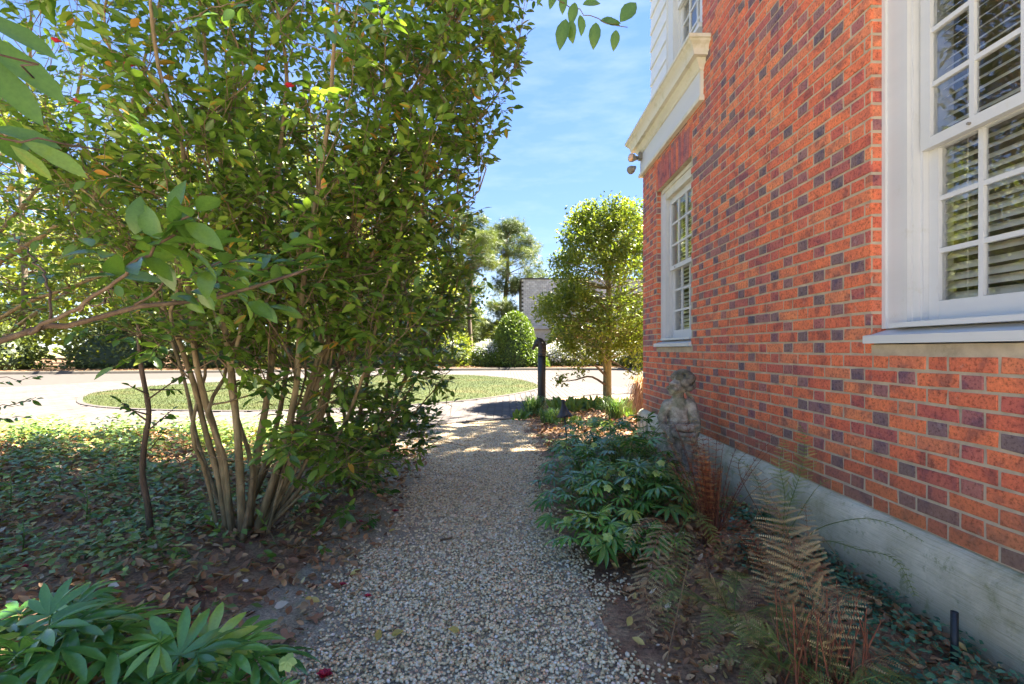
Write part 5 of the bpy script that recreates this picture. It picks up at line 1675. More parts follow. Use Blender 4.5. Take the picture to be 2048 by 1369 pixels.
# ------------------------------------------------------------------ ground covers
def ground_cover(name, label, cat, region, n_, hmax, size, mat, tmpl, seed, dens=None, clump=.5, nrm=.5):
    rng = np.random.default_rng(seed)
    x0, x1, y0, y1 = region
    y = y0 + (y1 - y0) * rng.random(n_) ** 1.25; x = rng.uniform(x0, x1, n_)
    nzv = np.sin(x * 2.7 + seed) * np.cos(y * 3.1) + .6 * np.sin(x * 6 + y * 5)
    k = rng.random(n_) < np.clip(.6 + clump * nzv, .08, 1)
    if dens is not None: k &= rng.random(n_) < dens(x, y)
    x, y = x[k], y[k]; m_ = len(x)
    z = gz(x, y) + hmax * rng.random(m_) ** 1.5 + .008
    a = rng.uniform(0, 6.28, m_)
    Dv = np.stack([np.cos(a), np.sin(a), rng.normal(.1, .25, m_)], -1)
    N = np.stack([rng.normal(0, nrm, m_), rng.normal(0, nrm, m_), np.ones(m_)], -1)
    V, Fq = cloud(tmpl, np.stack([x, y, z], -1), Dv, N, rng.uniform(size[0], size[1], m_) * (1 + (y - y0) / (y1 - y0) * .3))
    bb = Bag(); bb.add(V, Fq, np.repeat(np.clip(rng.normal(.5, .25, m_), 0, 1), len(tmpl[0])))
    o = link(name, bb.mesh(name), mat); tag(o, label, cat); kind(o, 'stuff')
    return o
leftbed = lambda x, y: np.clip((path_left(y) - .12 - x) / .5, 0, 1) * (y < drive_edge(x) - .08)
# dry leaves
LIT = leaf_template(.27, .16, -.3, (0, .2, .5, .8, 1), (0, .9, 1, .5, 0))
ground_cover('leaf_litter', 'layer of brown and tan fallen leaves under the camellias', 'leaf litter', (-7.5, -.7, 1.2, 7.2), 38000, .04, (.022, .062), M['litter'], LIT, 51,
             lambda x, y: np.clip((path_left(y) + .16 - x) / .45, 0, 1) * (y < drive_edge(x) - .05), .2, .6)
ground_cover('leaf_litter', 'small leaf crumbs and twigs strewn over the gravel path', 'leaf litter', (-1.5, .6, 1.3, 6.5), 2600, .004, (.006, .026), M['litter'], LIT, 59,
             lambda x, y: np.where(x < path_left(y) + .3, 1, .22) * (x < path_right(y)) * (y < drive_edge(x) - .1), .3, .6)
ground_cover('leaf_litter', 'reddish brown leaf crumbs on the bare soil among the ferns', 'leaf litter', (.45, 1.72, 1.2, 3.6), 9000, .022, (.012, .045), M['litter'], LIT, 52,
             lambda x, y: np.clip((x - path_right(y)) / .2, 0, 1), .3, .6)
ground_cover('leaf_litter', 'sunlit straw and dry leaves in the bed beyond the path light', 'leaf litter', (.2, 2.6, 5.4, 10.6), 5000, .02, (.03, .08), M['litter'], LIT, 53,
             lambda x, y: np.clip((x - path_right(y)) / .2, 0, 1) * (y < drive_edge(x) - .1), .2, .5)
LEFT = ground_cover('ground_cover', 'green trailing ground cover spreading through the dry leaves at left', 'ground cover', (-7.5, -1.0, 1.4, 7.2), 52000, .12, (.032, .066), M['vinca'], T_SML, 54,
             lambda x, y: leftbed(x, y) * np.where((np.abs(x + 1.35) < .5) & (y < 3.4), .25, 1) * np.clip((-.9 - x) / .8, .12, 1), .35, .4)
ground_cover('ground_cover', 'taller leafy sprigs of ground cover along the far edge of the left bed', 'ground cover', (-8, -2.0, 5.0, 7.0), 9000, .26, (.035, .065), M['vinca'], T_SML, 55,
             leftbed, .5, .6)
ground_cover('periwinkle', 'blue-green periwinkle mat along the foot of the foundation', 'ground cover', (.9, 1.72, 1.25, 3.2), 12000, .08, (.018, .036), M['vinca_blue'], T_SML, 56,
             lambda x, y: np.clip((x - np.interp(y, [1.2, 1.8, 2.4, 3], [.98, 1.05, 1.15, 1.2])) / .25, 0, 1), .45, .45)
ground_cover('ground_cover', 'small leaves filling the edge between gravel and hellebores', 'ground cover', (.3, 1.6, 3.2, 6.0), 4500, .12, (.025, .05), M['vinca'], T_SML, 57,
             lambda x, y: np.clip((x - path_right(y) - .02) / .1, 0, 1), .5, .5)
ground_cover('moss', 'patches of green moss on the sandy margin of the path', 'moss', (-1.5, -.7, 1.6, 3.2), 2600, .004, (.006, .012), M['sprout'], T_QUAD, 58,
             lambda x, y: (np.exp(-((x + .82) ** 2 + (y - 2.35) ** 2) / .02) + np.exp(-((x + .95) ** 2 + (y - 1.95) ** 2) / .01)), .0, .9)
# sandy margin sheet between bed and gravel
ys = np.linspace(1.1, 7.0, 60); rows = []
for y in ys:
    a = path_left(y)
    xs_ = np.linspace(a - .32 - .06 * math.sin(y * 4), a + .10, 8)
    rows.append(np.stack([xs_, np.full(8, y), gz(xs_, np.full(8, y)) + .003], -1))
V = np.array(rows).reshape(-1, 3)
ii = (np.arange(59)[:, None] * 8 + np.arange(7)[None])
kind(link('sandy_margin', fast_mesh('sandy_margin', V, np.stack([ii, ii + 1, ii + 9, ii + 8], -1).reshape(-1, 4)), M['sand']), 'structure')

# upright shoots in the left bed
def shoot(px, py, label, h, n_, s, seed, mat='sprout'):
    rng = np.random.default_rng(seed); Yg = CH * F / (py - HY + 10) ; x = (px - CX) * Yg / F
    z0 = float(gz(x, Yg)); root = thing('leafy_shoot', label, 'plant', (x, Yg, z0), 'leafy shoots in the left bed')
    bb = Bag(); bb.tube([(x, Yg, z0), (x + .01, Yg, z0 + h * .6), (x, Yg, z0 + h)], [.004, .003, .002], 5); link('stalk', bb.mesh('stalk'), M['sprout'], root)
    LP, LD, LN, LS, LR = [], [], [], [], []
    for i in range(n_):
        a = i * 2.2 + rng.random(); t = .3 + .7 * i / n_
        LP.append([x, Yg, z0 + h * t]); LD.append([math.cos(a), math.sin(a), .5]); LN.append([0, -.3, 1]); LS.append(s); LR.append(rng.random())
    emit_leaves(root, T_LANCE, np.array(LP), norm(np.array(LD)), norm(np.array(LN)), np.array(LS), np.array(LR), M[mat], 300, 'shoot')
shoot(172, 1060, 'pale green leafy shoot standing highest in the left ground cover', .30, 7, .10, 1)
shoot(118, 985, 'pale leafy shoot left of the highest one', .26, 7, .10, 2)
shoot(20, 1030, 'yellow-green shoot at the left picture edge', .28, 8, .09, 3)
shoot(228, 985, 'dark rounded-leaf shoot just left of the sapling', .26, 8, .09, 4, 'camellia_dark')
shoot(45, 1110, 'low yellow-green shoot below the one at the left edge', .2, 7, .09, 5)
# low evergreen sprays at the camellia foot
lv = []; rng = np.random.default_rng(77)
root = thing('camellia_sucker', 'low camellia suckers with glossy leaves at the foot of the multi-stemmed shrub', 'plant', (-1.2, 2.7, .04))
tb = Bag()
for (a, b_, c, d, Yg, n_) in ((560, 1100, 520, 1030, 2.75, 7), (590, 1110, 640, 1050, 2.7, 8), (570, 1120, 545, 1130, 2.6, 6), (640, 1080, 700, 1010, 2.9, 6), (600, 1090, 650, 1100, 2.6, 6), (480, 1100, 420, 1040, 2.8, 9),
                           (700, 1000, 745, 960, 3.2, 8), (560, 1060, 640, 1000, 2.85, 8), (420, 1130, 360, 1100, 2.6, 8)):
    A = P(a, b_, Yg); B_ = P(c, d, Yg)
    A[2] = max(A[2], .04); B_[2] = max(B_[2], .1)
    rod(tb, A, B_, .003, .0015); lv += twigleaves(rng, A * .4 + B_ * .6, B_, n_, .07, 1.1, -.2, (.1, .8))
link('stalks', tb.mesh('stalks'), M['twig'], root)['kind'] = 'stuff'
LP, LD, LN, LS, LR = zip(*lv)
emit_leaves(root, T_CAM, np.array(LP), norm(np.array(LD)), norm(np.array(LN)), np.array(LS), np.array(LR), M['camellia_dark'], 300, 'suck')

# fallen things one can count
def onground(px, py, off=0.012):
    Yg = CH * F / (py - HY)
    for _ in range(4):
        x = (px - CX) * Yg / F; Yg = (CH - float(gz(x, Yg))) * F / (py - HY)
    return np.array([(px - CX) * Yg / F, Yg, float(gz((px - CX) * Yg / F, Yg)) + off])
fallen = [(718, 1050, 'fallen red blossom beside the small hellebore seedling'), (790, 1028, 'fallen red blossom at the gravel edge, farther right'), (552, 965, 'red blossom lying between the camellia stems'),
          (418, 1060, 'red blossom left of the camellia stems'), (735, 1200, 'small red petal head on the open gravel'), (648, 1360, 'red blossom at the bottom edge by the corner hellebores'),
          (60, 985, 'faded red blossom in the left ground cover'), (45, 1142, 'fallen red petals near the left edge'), (398, 1188, 'red blossom under the brown stick'), (685, 1176, 'dark red petal on the mossy sand')]
for i, (a, b_, lab) in enumerate(fallen):
    p = onground(a, b_, .015); o = blossom(None, p, .022 if i in (4, 9) else .034, 'fallen_blossom', seed=40 + i, flat=True)
    tag(o, lab, 'flower', 'fallen red blossoms')
def star_leaf(s, seed):
    rng = np.random.default_rng(seed); V = []; n_ = 22
    for k in range(n_):
        a = math.pi * 2 * k / n_
        lob = max(abs(math.cos(2.5 * (a - math.pi / 2))) ** 1.4, .0)
        r_ = s * (.42 + .6 * lob) * (.85 if math.sin(a) < -.3 else 1) * rng.uniform(.85, 1.1)
        V.append((r_ * math.cos(a), r_ * math.sin(a), .25 * r_ * math.sin(a * 2 + seed) + .1 * s * rng.random()))
    V.append((0, 0, -.0)); Fc = [(k, (k + 1) % n_, n_, n_) for k in range(n_)]
    return np.array(V), np.array(Fc)
for i, (a, b_, s, lab) in enumerate(((628, 1245, .045, 'crumpled brown maple leaf on the sand, the farther one'), (573, 1285, .055, 'large brown maple leaf beside the corner hellebores'), (700, 1155, .03, 'pinkish tan dry leaf on the moss patch'))):
    V, Fc = star_leaf(s, i); bb = Bag(); c, s_ = math.cos(i * 2.), math.sin(i * 2.)
    V = np.stack([V[:, 0] * c - V[:, 1] * s_, V[:, 0] * s_ + V[:, 1] * c, V[:, 2]], -1) + onground(a, b_, .02)
    bb.add(V, Fc, .3 + .3 * i); tag(link('maple_leaf', bb.mesh('maple_leaf'), M['maple_leaf']), lab, 'leaf', 'fallen maple leaves')
yl = [(782, 1280, 'yellow leaf on the gravel, upper half of a crossed pair'), (755, 1292, 'yellow-green leaf on the gravel, lower half of a crossed pair'), (920, 1272, 'olive leaf standing on edge in the middle of the gravel'), (1186, 1140, 'pale yellow leaf under the nearest right hellebore'),
      (700, 1158, 'yellow leaf on the mossy sand nearest the gravel'), (650, 1108, 'upright tan leaf beside the sucker leaves'), (500, 1150, 'curled green-yellow leaf under the camellia'), (475, 1182, 'long yellow leaf under the camellia'),
      (1255, 1262, 'yellow leaf on the gravel edge below the drooping fern'), (1290, 1300, 'large cream curled leaf below the drooping fern'), (1352, 1305, 'small yellow leaf on the bare soil'), (1570, 1350, 'yellow leaf at the foot of the bronze fern'),
      (12, 1120, 'yellow leaf at the left edge of the bed'), (640, 1212, 'grey-green curled leaf near the brown maple leaf'), (395, 1123, 'narrow yellow leaf near the sapling base')]
for i, (a, b_, lab) in enumerate(yl):
    p = onground(a, b_, .02); ang = i * 1.7
    V, Fq = cloud(leaf_template(.27, .12, -.1), np.array([p]), np.array([[math.cos(ang), math.sin(ang), .25]]), np.array([[.3 * math.sin(i), -.5, 1]]), np.array([.055]))
    bb = Bag(); bb.add(V, Fq, (i % 5) / 5); tag(link('fallen_leaf', bb.mesh('fallen_leaf'), M['yellow_leaf']), lab, 'leaf', 'fallen yellow leaves')
bb = Bag(); bb.tube([onground(375, 1195, .02), onground(405, 1155, .03)], [.011, .009], 8)
tag(link('stick', bb.mesh('stick'), M['holly_bark']), 'short broken tan stick on the leaf litter behind the corner hellebores', 'stick')
bb = Bag(); bb.tube([onground(880, 1085, .012), onground(905, 1080, .014)], [.008, .006], 7)
tag(link('bark_chip', bb.mesh('bark_chip'), M['twig']), 'dark bark chip lying on the middle of the gravel path', 'wood chip')

# strap-leaved clumps and broad-leaved plants round the post
def blades(root, c, n_, h, spread, w, mat, seed, name='blade', droop=.5, stuff=True):
    rng = np.random.default_rng(seed); bb = Bag(); seg = 6
    for i in range(n_):
        a = rng.uniform(0, 6.28); sp = spread * rng.uniform(.3, 1.1); hh = h * rng.uniform(.6, 1.15)
        b0 = np.array(c) + np.array([rng.normal(0, spread * .18), rng.normal(0, spread * .18), 0])
        d = np.array([math.cos(a), math.sin(a), 0]); sd = np.array([-d[1], d[0], 0])
        t = np.linspace(0, 1, seg)
        ctr = b0 + d[None] * sp * (t ** 1.4)[:, None] + np.array([0, 0, 1])[None] * (hh * (np.sin(t * math.pi * (.5 + .28 * droop)) ))[:, None]
        ww = w * (1 - t ** 2) + .0006
        V = np.vstack([ctr - sd * ww[:, None], ctr + sd * ww[:, None]])
        bb.add(V, [(k, k + 1, seg + k + 1, seg + k) for k in range(seg - 1)], rng.random())
    o = link(name, bb.mesh(name), M[mat], root)
    if stuff: kind(o, 'stuff')
    return o
def clump(name, label, cat, c, n_, h, spread, w, mat, seed, group=None, **k):
    r = thing(name, label, cat, c, group); blades(r, c, n_, h, spread, w, mat, seed, 'foliage', **k); return r
clump('liriope', 'arching dark green grassy clump at the foot of the hitching post', 'plant', (.5, 8.6, 0), 260, .34, .38, .006, 'strap', 1, 'grassy clumps')
clump('liriope', 'smaller grassy clump between the post clump and the path light', 'plant', (.72, 7.9, 0), 150, .22, .32, .006, 'strap', 2, 'grassy clumps')
clump('liriope', 'pale silvery grassy clump under the holly tree', 'plant', (1.85, 8.2, 0), 240, .36, .36, .006, 'strap', 3, 'grassy clumps')
clump('ornamental_grass', 'dried brown straw-like clump just past the house corner', 'plant', (2.13, 7.35, 0), 900, .72, .32, .006, 'drygrass', 4, droop=1.3)
def broadleaf(label, c, n_, h, s, seed):
    rng = np.random.default_rng(seed); root = thing('broadleaf_plant', label, 'plant', c, 'bright broad-leaved plants')
    Pp = np.array(c) + np.stack([rng.normal(0, s * 1.3, n_), rng.normal(0, s, n_), rng.uniform(0, h * .3, n_)], -1)
    Dv = randdir(n_, 1.6, rng)
    emit_leaves(root, T_LANCE, Pp, Dv, np.stack([rng.normal(0, .4, n_), -np.ones(n_), rng.uniform(.2, 1, n_)], -1), rng.uniform(.6, 1.1, n_) * h, rng.random(n_), M['sprout'], 25, 'broad')
for i, (x, y, lab) in enumerate(((1.15, 9.3, 'bright broad-leaved plant right of the hitching post'), (1.5, 9.6, 'second bright broad-leaved plant right of the post'), (1.9, 9.5, 'bright broad-leaved plant left of the holly trunk'),
                              (2.35, 9.2, 'bright broad-leaved plant right of the holly trunk'), (.95, 7.6, 'yellow-green plant right of the path light shade'), (1.35, 7.3, 'yellow-green plant between path light and straw clump'), (2.3, 8.6, 'leafy plant beside the dried straw clump'),
                              (.25, 8.1, 'small leafy sprig at the end of the dark edging'))):
    broadleaf(lab, (x, y, 0), 70 if y > 8.2 else 35, .24 if y > 8.2 else .17, .12 if x > .3 else .05, 60 + i)

# ------------------------------------------------------------------ trees
def tree(name, label, cat, base, trunk, limbs, crownf, n_, size, lmat, bmat, seed, group=None, tmpl=T_SML, ncl=60, clr=.4, nind=0, trunk_r=(.1, .04), up=.3):
    """crownf(rng) -> clump centre; leaves gather round clump centres"""
    rng = np.random.default_rng(seed)
    root = thing(name, label, cat, tuple(base), group)
    C = smoothpath(trunk, 16); bb = Bag(); bb.tube(C, np.linspace(trunk_r[0], trunk_r[1], 16), 10); link('trunk', bb.mesh('trunk'), bmat, root)
    cc = np.array([crownf(rng) for _ in range(ncl)])
    br = Bag()
    for i, c in enumerate(cc):
        k = int(np.argmin(np.abs(C[:, 2] - (c[2] - .25 * np.linalg.norm(c[:2] - C[-1][:2])))))
        k = min(k, 14)
        A = C[k]; mid = (A + c) / 2 + rng.normal(0, .06, 3) * np.linalg.norm(c - A)
        br.tube(smoothpath([A, mid, c], 6), np.linspace(trunk_r[1] * .55, trunk_r[1] * .12, 6), 4, cap=False)
    kind(link('limbs', br.mesh('limbs'), bmat, root), 'stuff')
    which = rng.integers(0, ncl, n_)
    rad = clr * rng.uniform(.7, 1.3, ncl)
    off = rng.normal(size=(n_, 3)); off = off / np.linalg.norm(off, axis=1)[:, None] * (rng.random(n_) ** .5)[:, None]
    off[:, 2] *= .75
    Pp = cc[which] + off * rad[which][:, None]
    Dv = norm(off + rng.normal(0, .8, (n_, 3)))
    N = norm(off * .6 + np.array([0, 0, .8]) + rng.normal(0, .5, (n_, 3)))
    S = rng.uniform(size[0], size[1], n_)
    tint = rng.normal(0, .13, ncl)
    rr = np.clip(rng.normal(.5, .18, n_) + tint[which], 0, 1)
    emit_leaves(root, tmpl, Pp, Dv, N, S, rr, lmat, nind, 'tree' + name, 'crown')
    return root

# holly: tall egg-shaped crown, branches down to knee height
HC = np.array([2.2, 10.5])
def hollyc(rng):
    t = rng.random() ** .8
    z = 1.05 + 3.2 * t
    rmax = np.interp(z, [.9, 1.3, 1.8, 2.4, 3.0, 3.4, 3.9, 4.2, 4.5], [.75, 1.15, 1.42, 1.42, 1.28, 1.15, .85, .6, .2])
    a = rng.uniform(0, 6.28); r_ = rmax * rng.uniform(.35, 1) ** .6
    return [HC[0] - .02 + r_ * math.cos(a), HC[1] + r_ * math.sin(a), z]
hol = tree('holly_tree', 'small sunlit evergreen tree with a rounded crown just past the house corner', 'tree', (2.2, 10.5, 0),
     [(2.2, 10.5, -.05), (2.2, 10.5, .8), (2.24, 10.5, 1.8), (2.22, 10.5, 2.8), (2.15, 10.5, 3.8)], None, hollyc, 32000, (.055, .10), M['holly'], M['holly_bark'], 71, ncl=260, clr=.27, nind=300, trunk_r=(.10, .035))
bb = Bag(); bb.tube(smoothpath([(2.17, 10.45, .7), (2.05, 10.4, 1.2), (2.0, 10.4, 1.9)], 8), np.linspace(.045, .02, 8), 8); link('second_trunk', bb.mesh('second_trunk'), M['holly_bark'], hol)
for pts in ([(2.16, 10.45, .42), (1.8, 10.3, .62), (1.45, 10.2, .55), (1.1, 10.1, .52)], [(2.16, 10.45, .62), (1.85, 10.3, .9), (1.6, 10.2, 1.0), (1.25, 10.1, 1.25)], [(2.2, 10.5, 1.0), (2.6, 10.3, .75), (3.0, 10.1, .5)]):
    bb = Bag(); bb.tube(smoothpath(pts, 10), np.linspace(.028, .008, 10), 6); link('low_branch', bb.mesh('low_branch'), M['pine_bark'], hol)
rng = np.random.default_rng(5)
Pp = []
for (c, r_, k) in (((1.15, 10.1, .56), .16, 120), ((1.3, 10.1, 1.25), .25, 260), ((1.55, 10.2, .75), .2, 120), ((2.9, 10.2, .9), .4, 500), ((3.0, 10.2, 1.6), .5, 700)):
    Pp.append(np.array(c) + rng.normal(0, r_ * .5, (k, 3)))
Pp = np.vstack(Pp)
V, Fq = cloud(T_SML, Pp, randdir(len(Pp), 0, rng), randdir(len(Pp), 1, rng), rng.uniform(.05, .09, len(Pp)))
bb = Bag(); bb.add(V, Fq, np.repeat(np.clip(rng.normal(.6, .2, len(Pp)), 0, 1), len(T_SML[0]))); kind(link('low_foliage', bb.mesh('low_foliage'), M['holly'], hol), 'stuff')

# clipped egg topiary on the far side
def shell(name, label, cat, c, rx, ry, h, n_, size, mat, seed, group=None, mat2=None, power=2.0, jitter=.06, top_only=None):
    rng = np.random.default_rng(seed)
    root = thing(name, label, cat, c, group)
    core = Bag(); V, Fc = ico(3); Vn = V.copy()
    prof = lambda z: np.sqrt(np.clip(1 - np.clip(z, 0, 1) ** power, 0, 1))
    def surf(a, t): 
        r_ = prof(t); 
        r_ = r_ * np.interp(t, [0, .12, 1], [.86, 1, 1])
        return np.stack([c[0] + rx * r_ * np.cos(a), c[1] + ry * r_ * np.sin(a), c[2] + h * t], -1)
    AA, TT = np.meshgrid(np.linspace(0, 2 * math.pi, 25)[:-1], np.linspace(0, 1, 12))
    S_ = surf(AA.ravel(), TT.ravel()); S_ = (S_ - np.array([c[0], c[1], c[2]])) * [.9, .9, .95] + np.array(c)
    ii = (np.arange(11)[:, None] * 24 + np.arange(24)[None]); jj = np.arange(11)[:, None] * 24 + (np.arange(24)[None] + 1) % 24
    core.add(S_, np.stack([ii, jj, jj + 24, ii + 24], -1).reshape(-1, 4), .0)
    link('inner_twigs', core.mesh('inner_twigs'), M['woods_dark'], root)
    a = rng.uniform(0, 2 * math.pi, n_); t = rng.random(n_) ** .9
    Pp = surf(a, t) + rng.normal(0, jitter, (n_, 3))
    lump = 1 + .04 * np.sin(a * 5 + seed) * np.cos(t * 9)
    Pp[:, :2] = (Pp[:, :2] - np.array(c[:2])) * lump[:, None] + np.array(c[:2])
    out = norm(Pp - np.array([c[0], c[1], c[2] + h * .35]))
    Dv = norm(out + rng.normal(0, .7, (n_, 3))); N = norm(out + rng.normal(0, .5, (n_, 3)))
    S = rng.uniform(size[0], size[1], n_); rr = np.clip(rng.normal(.5, .2, n_), 0, 1)
    if mat2 is None:
        V, Fq = cloud(T_SML, Pp, Dv, N, S); bb = Bag(); bb.add(V, Fq, np.repeat(rr, len(T_SML[0]))); kind(link('foliage', bb.mesh('foliage'), mat, root), 'stuff')
    else:
        fl_ = (rng.random(n_) < np.clip((t - top_only) * 4, 0.03, .85))
        for m_, k, nm in ((mat, ~fl_, 'foliage'), (mat2, fl_, 'blossoms')):
            V, Fq = cloud(T_SML, Pp[k] + (out[k] * .05 if nm == 'blossoms' else 0), Dv[k], N[k], S[k]); bb = Bag(); bb.add(V, Fq, np.repeat(rr[k], len(T_SML[0]))); kind(link(nm, bb.mesh(nm), m_, root), 'stuff')
    return root
shell('clipped_shrub', 'tall clipped egg-shaped green shrub across the drive', 'shrub', (.55, 29.4, .1), 1.28, 1.2, 3.3, 9000, (.09, .17), M['topiary'], 81, power=2.3)
shell('azalea', 'azalea bush covered in white blossom left of the clipped shrub', 'shrub', (-1.05, 29.6, .1), 1.0, .9, 1.45, 5000, (.09, .15), M['topiary'], 82, 'white azaleas', M['azalea'], 3, .08, .55)
shell('azalea', 'broad white azalea bank behind the hitching post and holly', 'shrub', (4.2, 31.0, .1), 2.0, 1.0, 1.5, 7000, (.10, .16), M['woods_dark'], 83, 'white azaleas', M['azalea'], 3, .08, .2)
shell('azalea', 'white azalea right of the broad bank, behind the holly trunk', 'shrub', (7.0, 31.0, .1), 1.2, 1.0, 1.1, 4000, (.10, .16), M['woods_dark'], 84, 'white azaleas', M['azalea'], 3, .08, .35)
shell('evergreen_shrub', 'dark evergreen shrub beside the road at the house corner', 'shrub', (8.3, 28.6, .1), 1.3, 1.1, 2.6, 4000, (.1, .18), M['woods_dark'], 85)
shell('evergreen_shrub', 'green shrub between the clipped egg shrub and the grey slate wall', 'shrub', (4.4, 34.5, .1), 1.5, .9, 3.0, 3500, (.12, .2), M['topiary'], 89)
shell('evergreen_shrub', 'small round green shrub right of the clipped egg shrub', 'shrub', (1.9, 29.0, .1), .6, .5, .75, 1500, (.1, .16), M['topiary'], 86)
shell('evergreen_shrub', 'dark narrow evergreen behind the white azalea', 'shrub', (-.35, 31.5, .1), .8, .7, 2.5, 1800, (.12, .2), M['woods_dark'], 87)
shell('evergreen_shrub', 'reddish leaved shrub behind the white azalea bank', 'shrub', (5.2, 33.0, .1), 2.0, .9, 2.6, 4000, (.12, .2), M['fern_red'], 88)

TUFT_V, TUFT_F = [], []
_r = np.random.default_rng(1)
for i in range(14):
    a = i * 2.4; e = _r.uniform(-.2, 1.3)
    d = np.array([math.cos(a) * math.cos(e), math.sin(e), math.sin(a) * math.cos(e)]); s_ = np.cross(d, [0, 0, 1.0]); s_ /= np.linalg.norm(s_) + 1e-6
    k = len(TUFT_V); TUFT_V += [tuple(-s_ * .028), tuple(s_ * .028), tuple(d)]; TUFT_F.append((k, k + 1, k + 2, k + 2))
TUFT = (np.array(TUFT_V), np.array(TUFT_F))
def pine(label, x, y, h, crown0, spread, n_, seed, r=.22, ncl=46):
    def cf(rng):
        t = rng.random() ** .7
        z = crown0 + (h - crown0) * t
        rm = spread * math.sin(math.pi * (.18 + .72 * t)) 
        a = rng.uniform(0, 6.28); q = rng.uniform(.2, 1)
        return [x + rm * q * math.cos(a), y + rm * q * math.sin(a), z]
    return tree('pine_tree', label, 'tree', (x, y, 0), [(x + .1, y, 0), (x - .1, y, h * .4), (x + .15, y, h * .7), (x, y, h * .97)], None, cf, n_, (.3, .5), M['pine'], M['pine_bark'], seed, 'pine trees', TUFT, ncl, .75, trunk_r=(r, .09))
pine('tall pine with a slim trunk behind the left end of the white azalea', -2.45, 33.5, 10.4, 4.8, 2.2, 1900, 91, .17, 34)
pine('broad-crowned pine rising behind the clipped egg shrub', .0, 41, 11.6, 5.6, 3.3, 3000, 92, .3, 50)
pine('young pine low behind the azaleas', -3.6, 36, 5.6, 1.0, 2.3, 1700, 93, .12, 34)
pine('small bushy pine left of the grey house wall', -.4, 37, 4.7, .8, 2.0, 1500, 94, .12, 30)

def broad(label, x, y, h, crown0, spread, n_, seed, mat='woods', r=.2, size=(.24, .42), ncl=80, clr=1.05):
    def cf(rng):
        t = rng.random() ** .9; z = crown0 + (h - crown0) * t
        rm = spread * (math.sin(math.pi * (.12 + .76 * t)) ** .7); a = rng.uniform(0, 6.28); q = rng.uniform(.25, 1) ** .7
        return [x + rm * q * math.cos(a), y + rm * q * math.sin(a), z]
    return tree('leafy_tree', label, 'tree', (x, y, 0), [(x, y, -.1), (x + .15, y, h * .35), (x - .1, y, h * .65), (x, y, h * .9)], None, cf, n_, size, M[mat], M['pine_bark'], seed, 'trees across the road', T_QUAD, ncl, clr, trunk_r=(r, .1))
BT = [(-31, 31, 17, 2, 5.0, 'pale sunlit tree at the far left across the road'), (-24, 33, 15, 1.5, 4.8, 'second pale tree from the left across the road'), (-19.5, 28.5, 9, 1.2, 3.6, 'low spreading tree by the kerb seen under the long branch'),
      (-17, 36, 19, 3, 5.0, 'tall pale tree behind the low spreading one'), (-12, 31, 13, 1.5, 4.4, 'yellow-green tree behind the lawn, left of its middle'), (-8.5, 36, 17, 2.5, 4.6, 'tall tree seen through the camellia stems'),
      (-6.2, 30.5, 8, .8, 3.0, 'bushy pale tree behind the right half of the lawn'), (-26, 44, 22, 5, 6.5, 'tallest tree at the back left'), (-13, 46, 20, 5, 6.0, 'tall tree at the back behind the camellia'), (-4.6, 41, 8.5, 1.5, 2.4, 'small tree left of the slim pine')]
for i, (x, y, h, c0, sp, lab) in enumerate(BT):
    broad(lab, x, y, h, c0, sp, 5200, 400 + i)
for i, (x, y, lab) in enumerate(((-22, 27.5, 'dark undergrowth shrub by the kerb at left'), (-16, 28.2, 'shady understorey shrub left of the sapling'), (-11.5, 29.5, 'brownish understorey shrub behind the sapling'), (-7.6, 29.5, 'dark understorey shrub behind the camellia stems'), (-4.6, 31, 'low shrub between lawn and slim pine'), (-28, 26, 'understorey shrub at the far left'))):
    shell('understorey_shrub', lab, 'shrub', (x, y, .05), 2.6, 1.6, 2.4, 2600, (.14, .3), M['woods_dark'] if i % 3 != 1 else M['woods'], 500 + i, 'understorey shrubs', jitter=.25)
def shade_crown(rng):  # crown of an added unseen tree, shaped to shade camellias and path
    v = rng.normal(size=3); v /= np.linalg.norm(v); q = rng.random() ** .4
    if rng.random() < .14: return [6.6 + 2.0 * v[0] * q, 9.7 + 1.5 * v[1] * q, 12.6 + 1.6 * v[2] * q]
    return [2.5 + 3.8 * v[0] * q, 6.0 + 2.9 * v[1] * q, 12.8 + 2.6 * v[2] * q]
tree('added_shade_tree', 'unseen tree added behind the brick house to shade the camellias and path', 'tree', (6.3, 7.9, 0), [(6.3, 7.9, -.1), (6.3, 7.8, 4), (5.6, 7.2, 8), (3.6, 6.2, 12)], None, shade_crown, 5400, (.2, .36), M['woods_dark'], M['pine_bark'], 777, tmpl=T_QUAD, ncl=130, clr=.95, trunk_r=(.3, .12))
# far wood mass
rng = np.random.default_rng(99)
n_ = 26000
x = rng.uniform(-75, 60, n_); hz = np.interp(x, [-75, -40, -20, -6, -2, 3, 12, 60], [17, 15, 13, 9, 4.2, 4.0, 6, 10]); z = rng.random(n_) ** .8 * hz * (1 + .12 * np.sin(x * .8)); y = 58 + rng.normal(0, 4, n_)
Pp = np.stack([x, y, z], -1)
V, Fq = cloud(T_QUAD, Pp, randdir(n_, 0, rng), randdir(n_, .8, rng), rng.uniform(.6, 1.3, n_))
bb = Bag(); bb.add(V, Fq, np.repeat(np.clip(rng.normal(.45, .2, n_) + .15 * np.sin(x * .6), 0, 1), 4))
o = link('far_woods', bb.mesh('far_woods'), M['woods']); tag(o, 'distant mass of sunlit woods beyond the road', 'woods'); kind(o, 'stuff')
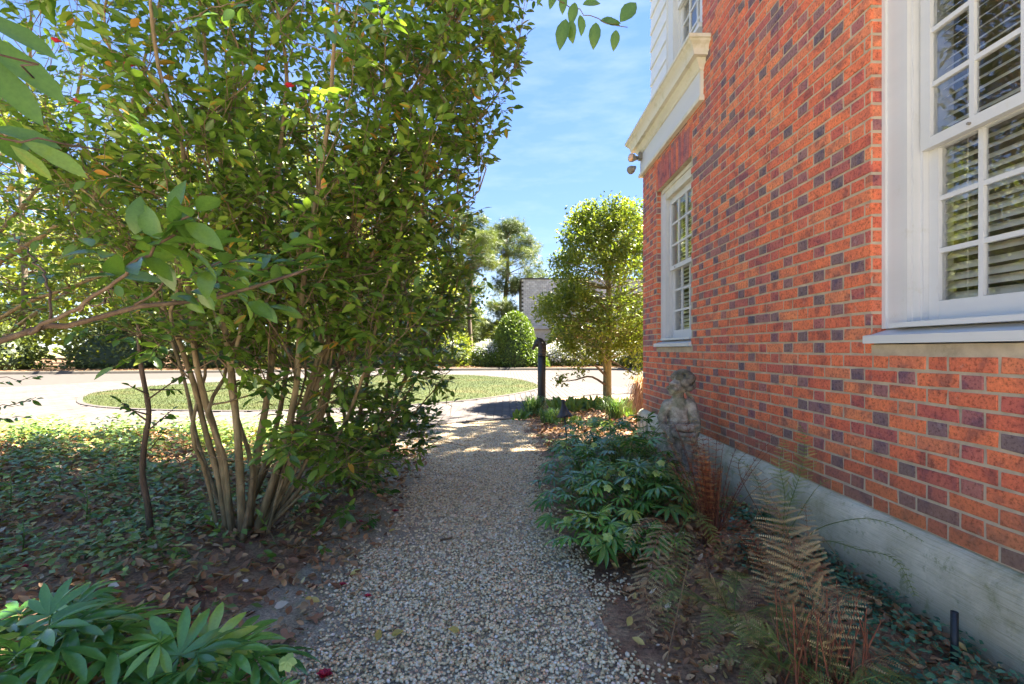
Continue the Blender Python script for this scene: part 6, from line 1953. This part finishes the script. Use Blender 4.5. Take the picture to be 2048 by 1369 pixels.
# straw on the far bed
n_ = 9000
x = rng.uniform(-24, 10, n_); y = FAR(x) + .35 + rng.random(n_) ** 2 * 3.5
a = rng.uniform(0, 6.28, n_)
V, Fq = cloud((np.array([(-.03, 0, 0), (.03, 0, 0), (0, 1, 0)], float), np.array([(0, 1, 2, 2)])), np.stack([x, y, np.full(n_, .11) + rng.random(n_) * .03], -1), np.stack([np.cos(a), np.sin(a), rng.uniform(0, .4, n_)], -1), randdir(n_, 1, rng), rng.uniform(.15, .35, n_))
bb = Bag(); bb.add(V, Fq, np.repeat(rng.random(n_), 3)); o = link('pine_straw', bb.mesh('pine_straw'), M['straw']); tag(o, 'orange pine straw strewn behind the far kerb', 'pine straw'); kind(o, 'stuff')

# ------------------------------------------------------------------ far house with slate roof
fh = thing('far_house', 'far brick house with a grey slate mansard behind the holly', 'house', (6.5, 39, 0))
FX0, FX1, FY, FZ0, FZ1 = 1.18, 14, 36.5, 3.0, 6.5
bb = Bag(); bb.box(FX0 + .15, FX1, FY + .15, FY + 8, 0, FZ0); link('wall', bb.mesh('wall', False), M['shingle'], fh)
bb = Bag(); bb.box(FX0, FX1, FY + .02, FY + 8, FZ0 + .001, FZ1); link('roof', bb.mesh('roof', False), M['edging'], fh)
bb = Bag(); bb.box(FX0 - .06, FX1, FY - .1, FY + 8, FZ1 + .001, FZ1 + .07); link('roof_cap', bb.mesh('roof_cap', False), M['edging'], fh)
bb = Bag(); bb.box(FX0 - .05, FX1, FY - .12, FY + .14, FZ0 - .28, FZ0); link('fascia', bb.mesh('fascia', False), M['shingle'], fh)
sb, first = Bag(), []
r0 = 0
z = FZ0 + .02
cells = []
while z < FZ1 - .1:
    x = FX0 + (.14 if r0 % 2 else 0)
    while x < FX1 - .3:
        cells.append((x, z)); x += .29
    z += .15; r0 += 1
sh_me = []
for q in range(5):
    s2 = Bag(); s2.box(0, .275, -.03 - .004 * q, .018, 0, .142, .5); me = s2.mesh('shingle', False)
    mm = plain('slate_%d' % q, (.36 + .03 * q, .35 + .03 * q, .35 + .03 * q), .15, 6, .75); me.materials.append(mm); sh_me.append(me)
cells.sort(key=lambda c: c[0])
for (x, z) in cells[:250]:
    o = bpy.data.objects.new('shingle', sh_me[R.integers(5)]); o.parent = fh; o.location = (x - 6.5, FY - 39, z); COL.objects.link(o)
for (x, z) in cells[250:]:
    sb.box(x, x + .275, FY - .04 + R.random() * .01, FY + .018, z, z + .142)
kind(link('shingle_field', sb.mesh('shingle_field', False), M['shingle'], fh), 'stuff')
print('triangles', sum(len(o.data.polygons) for o in bpy.data.objects if o.type == 'MESH'), 'objects', len(bpy.data.objects))
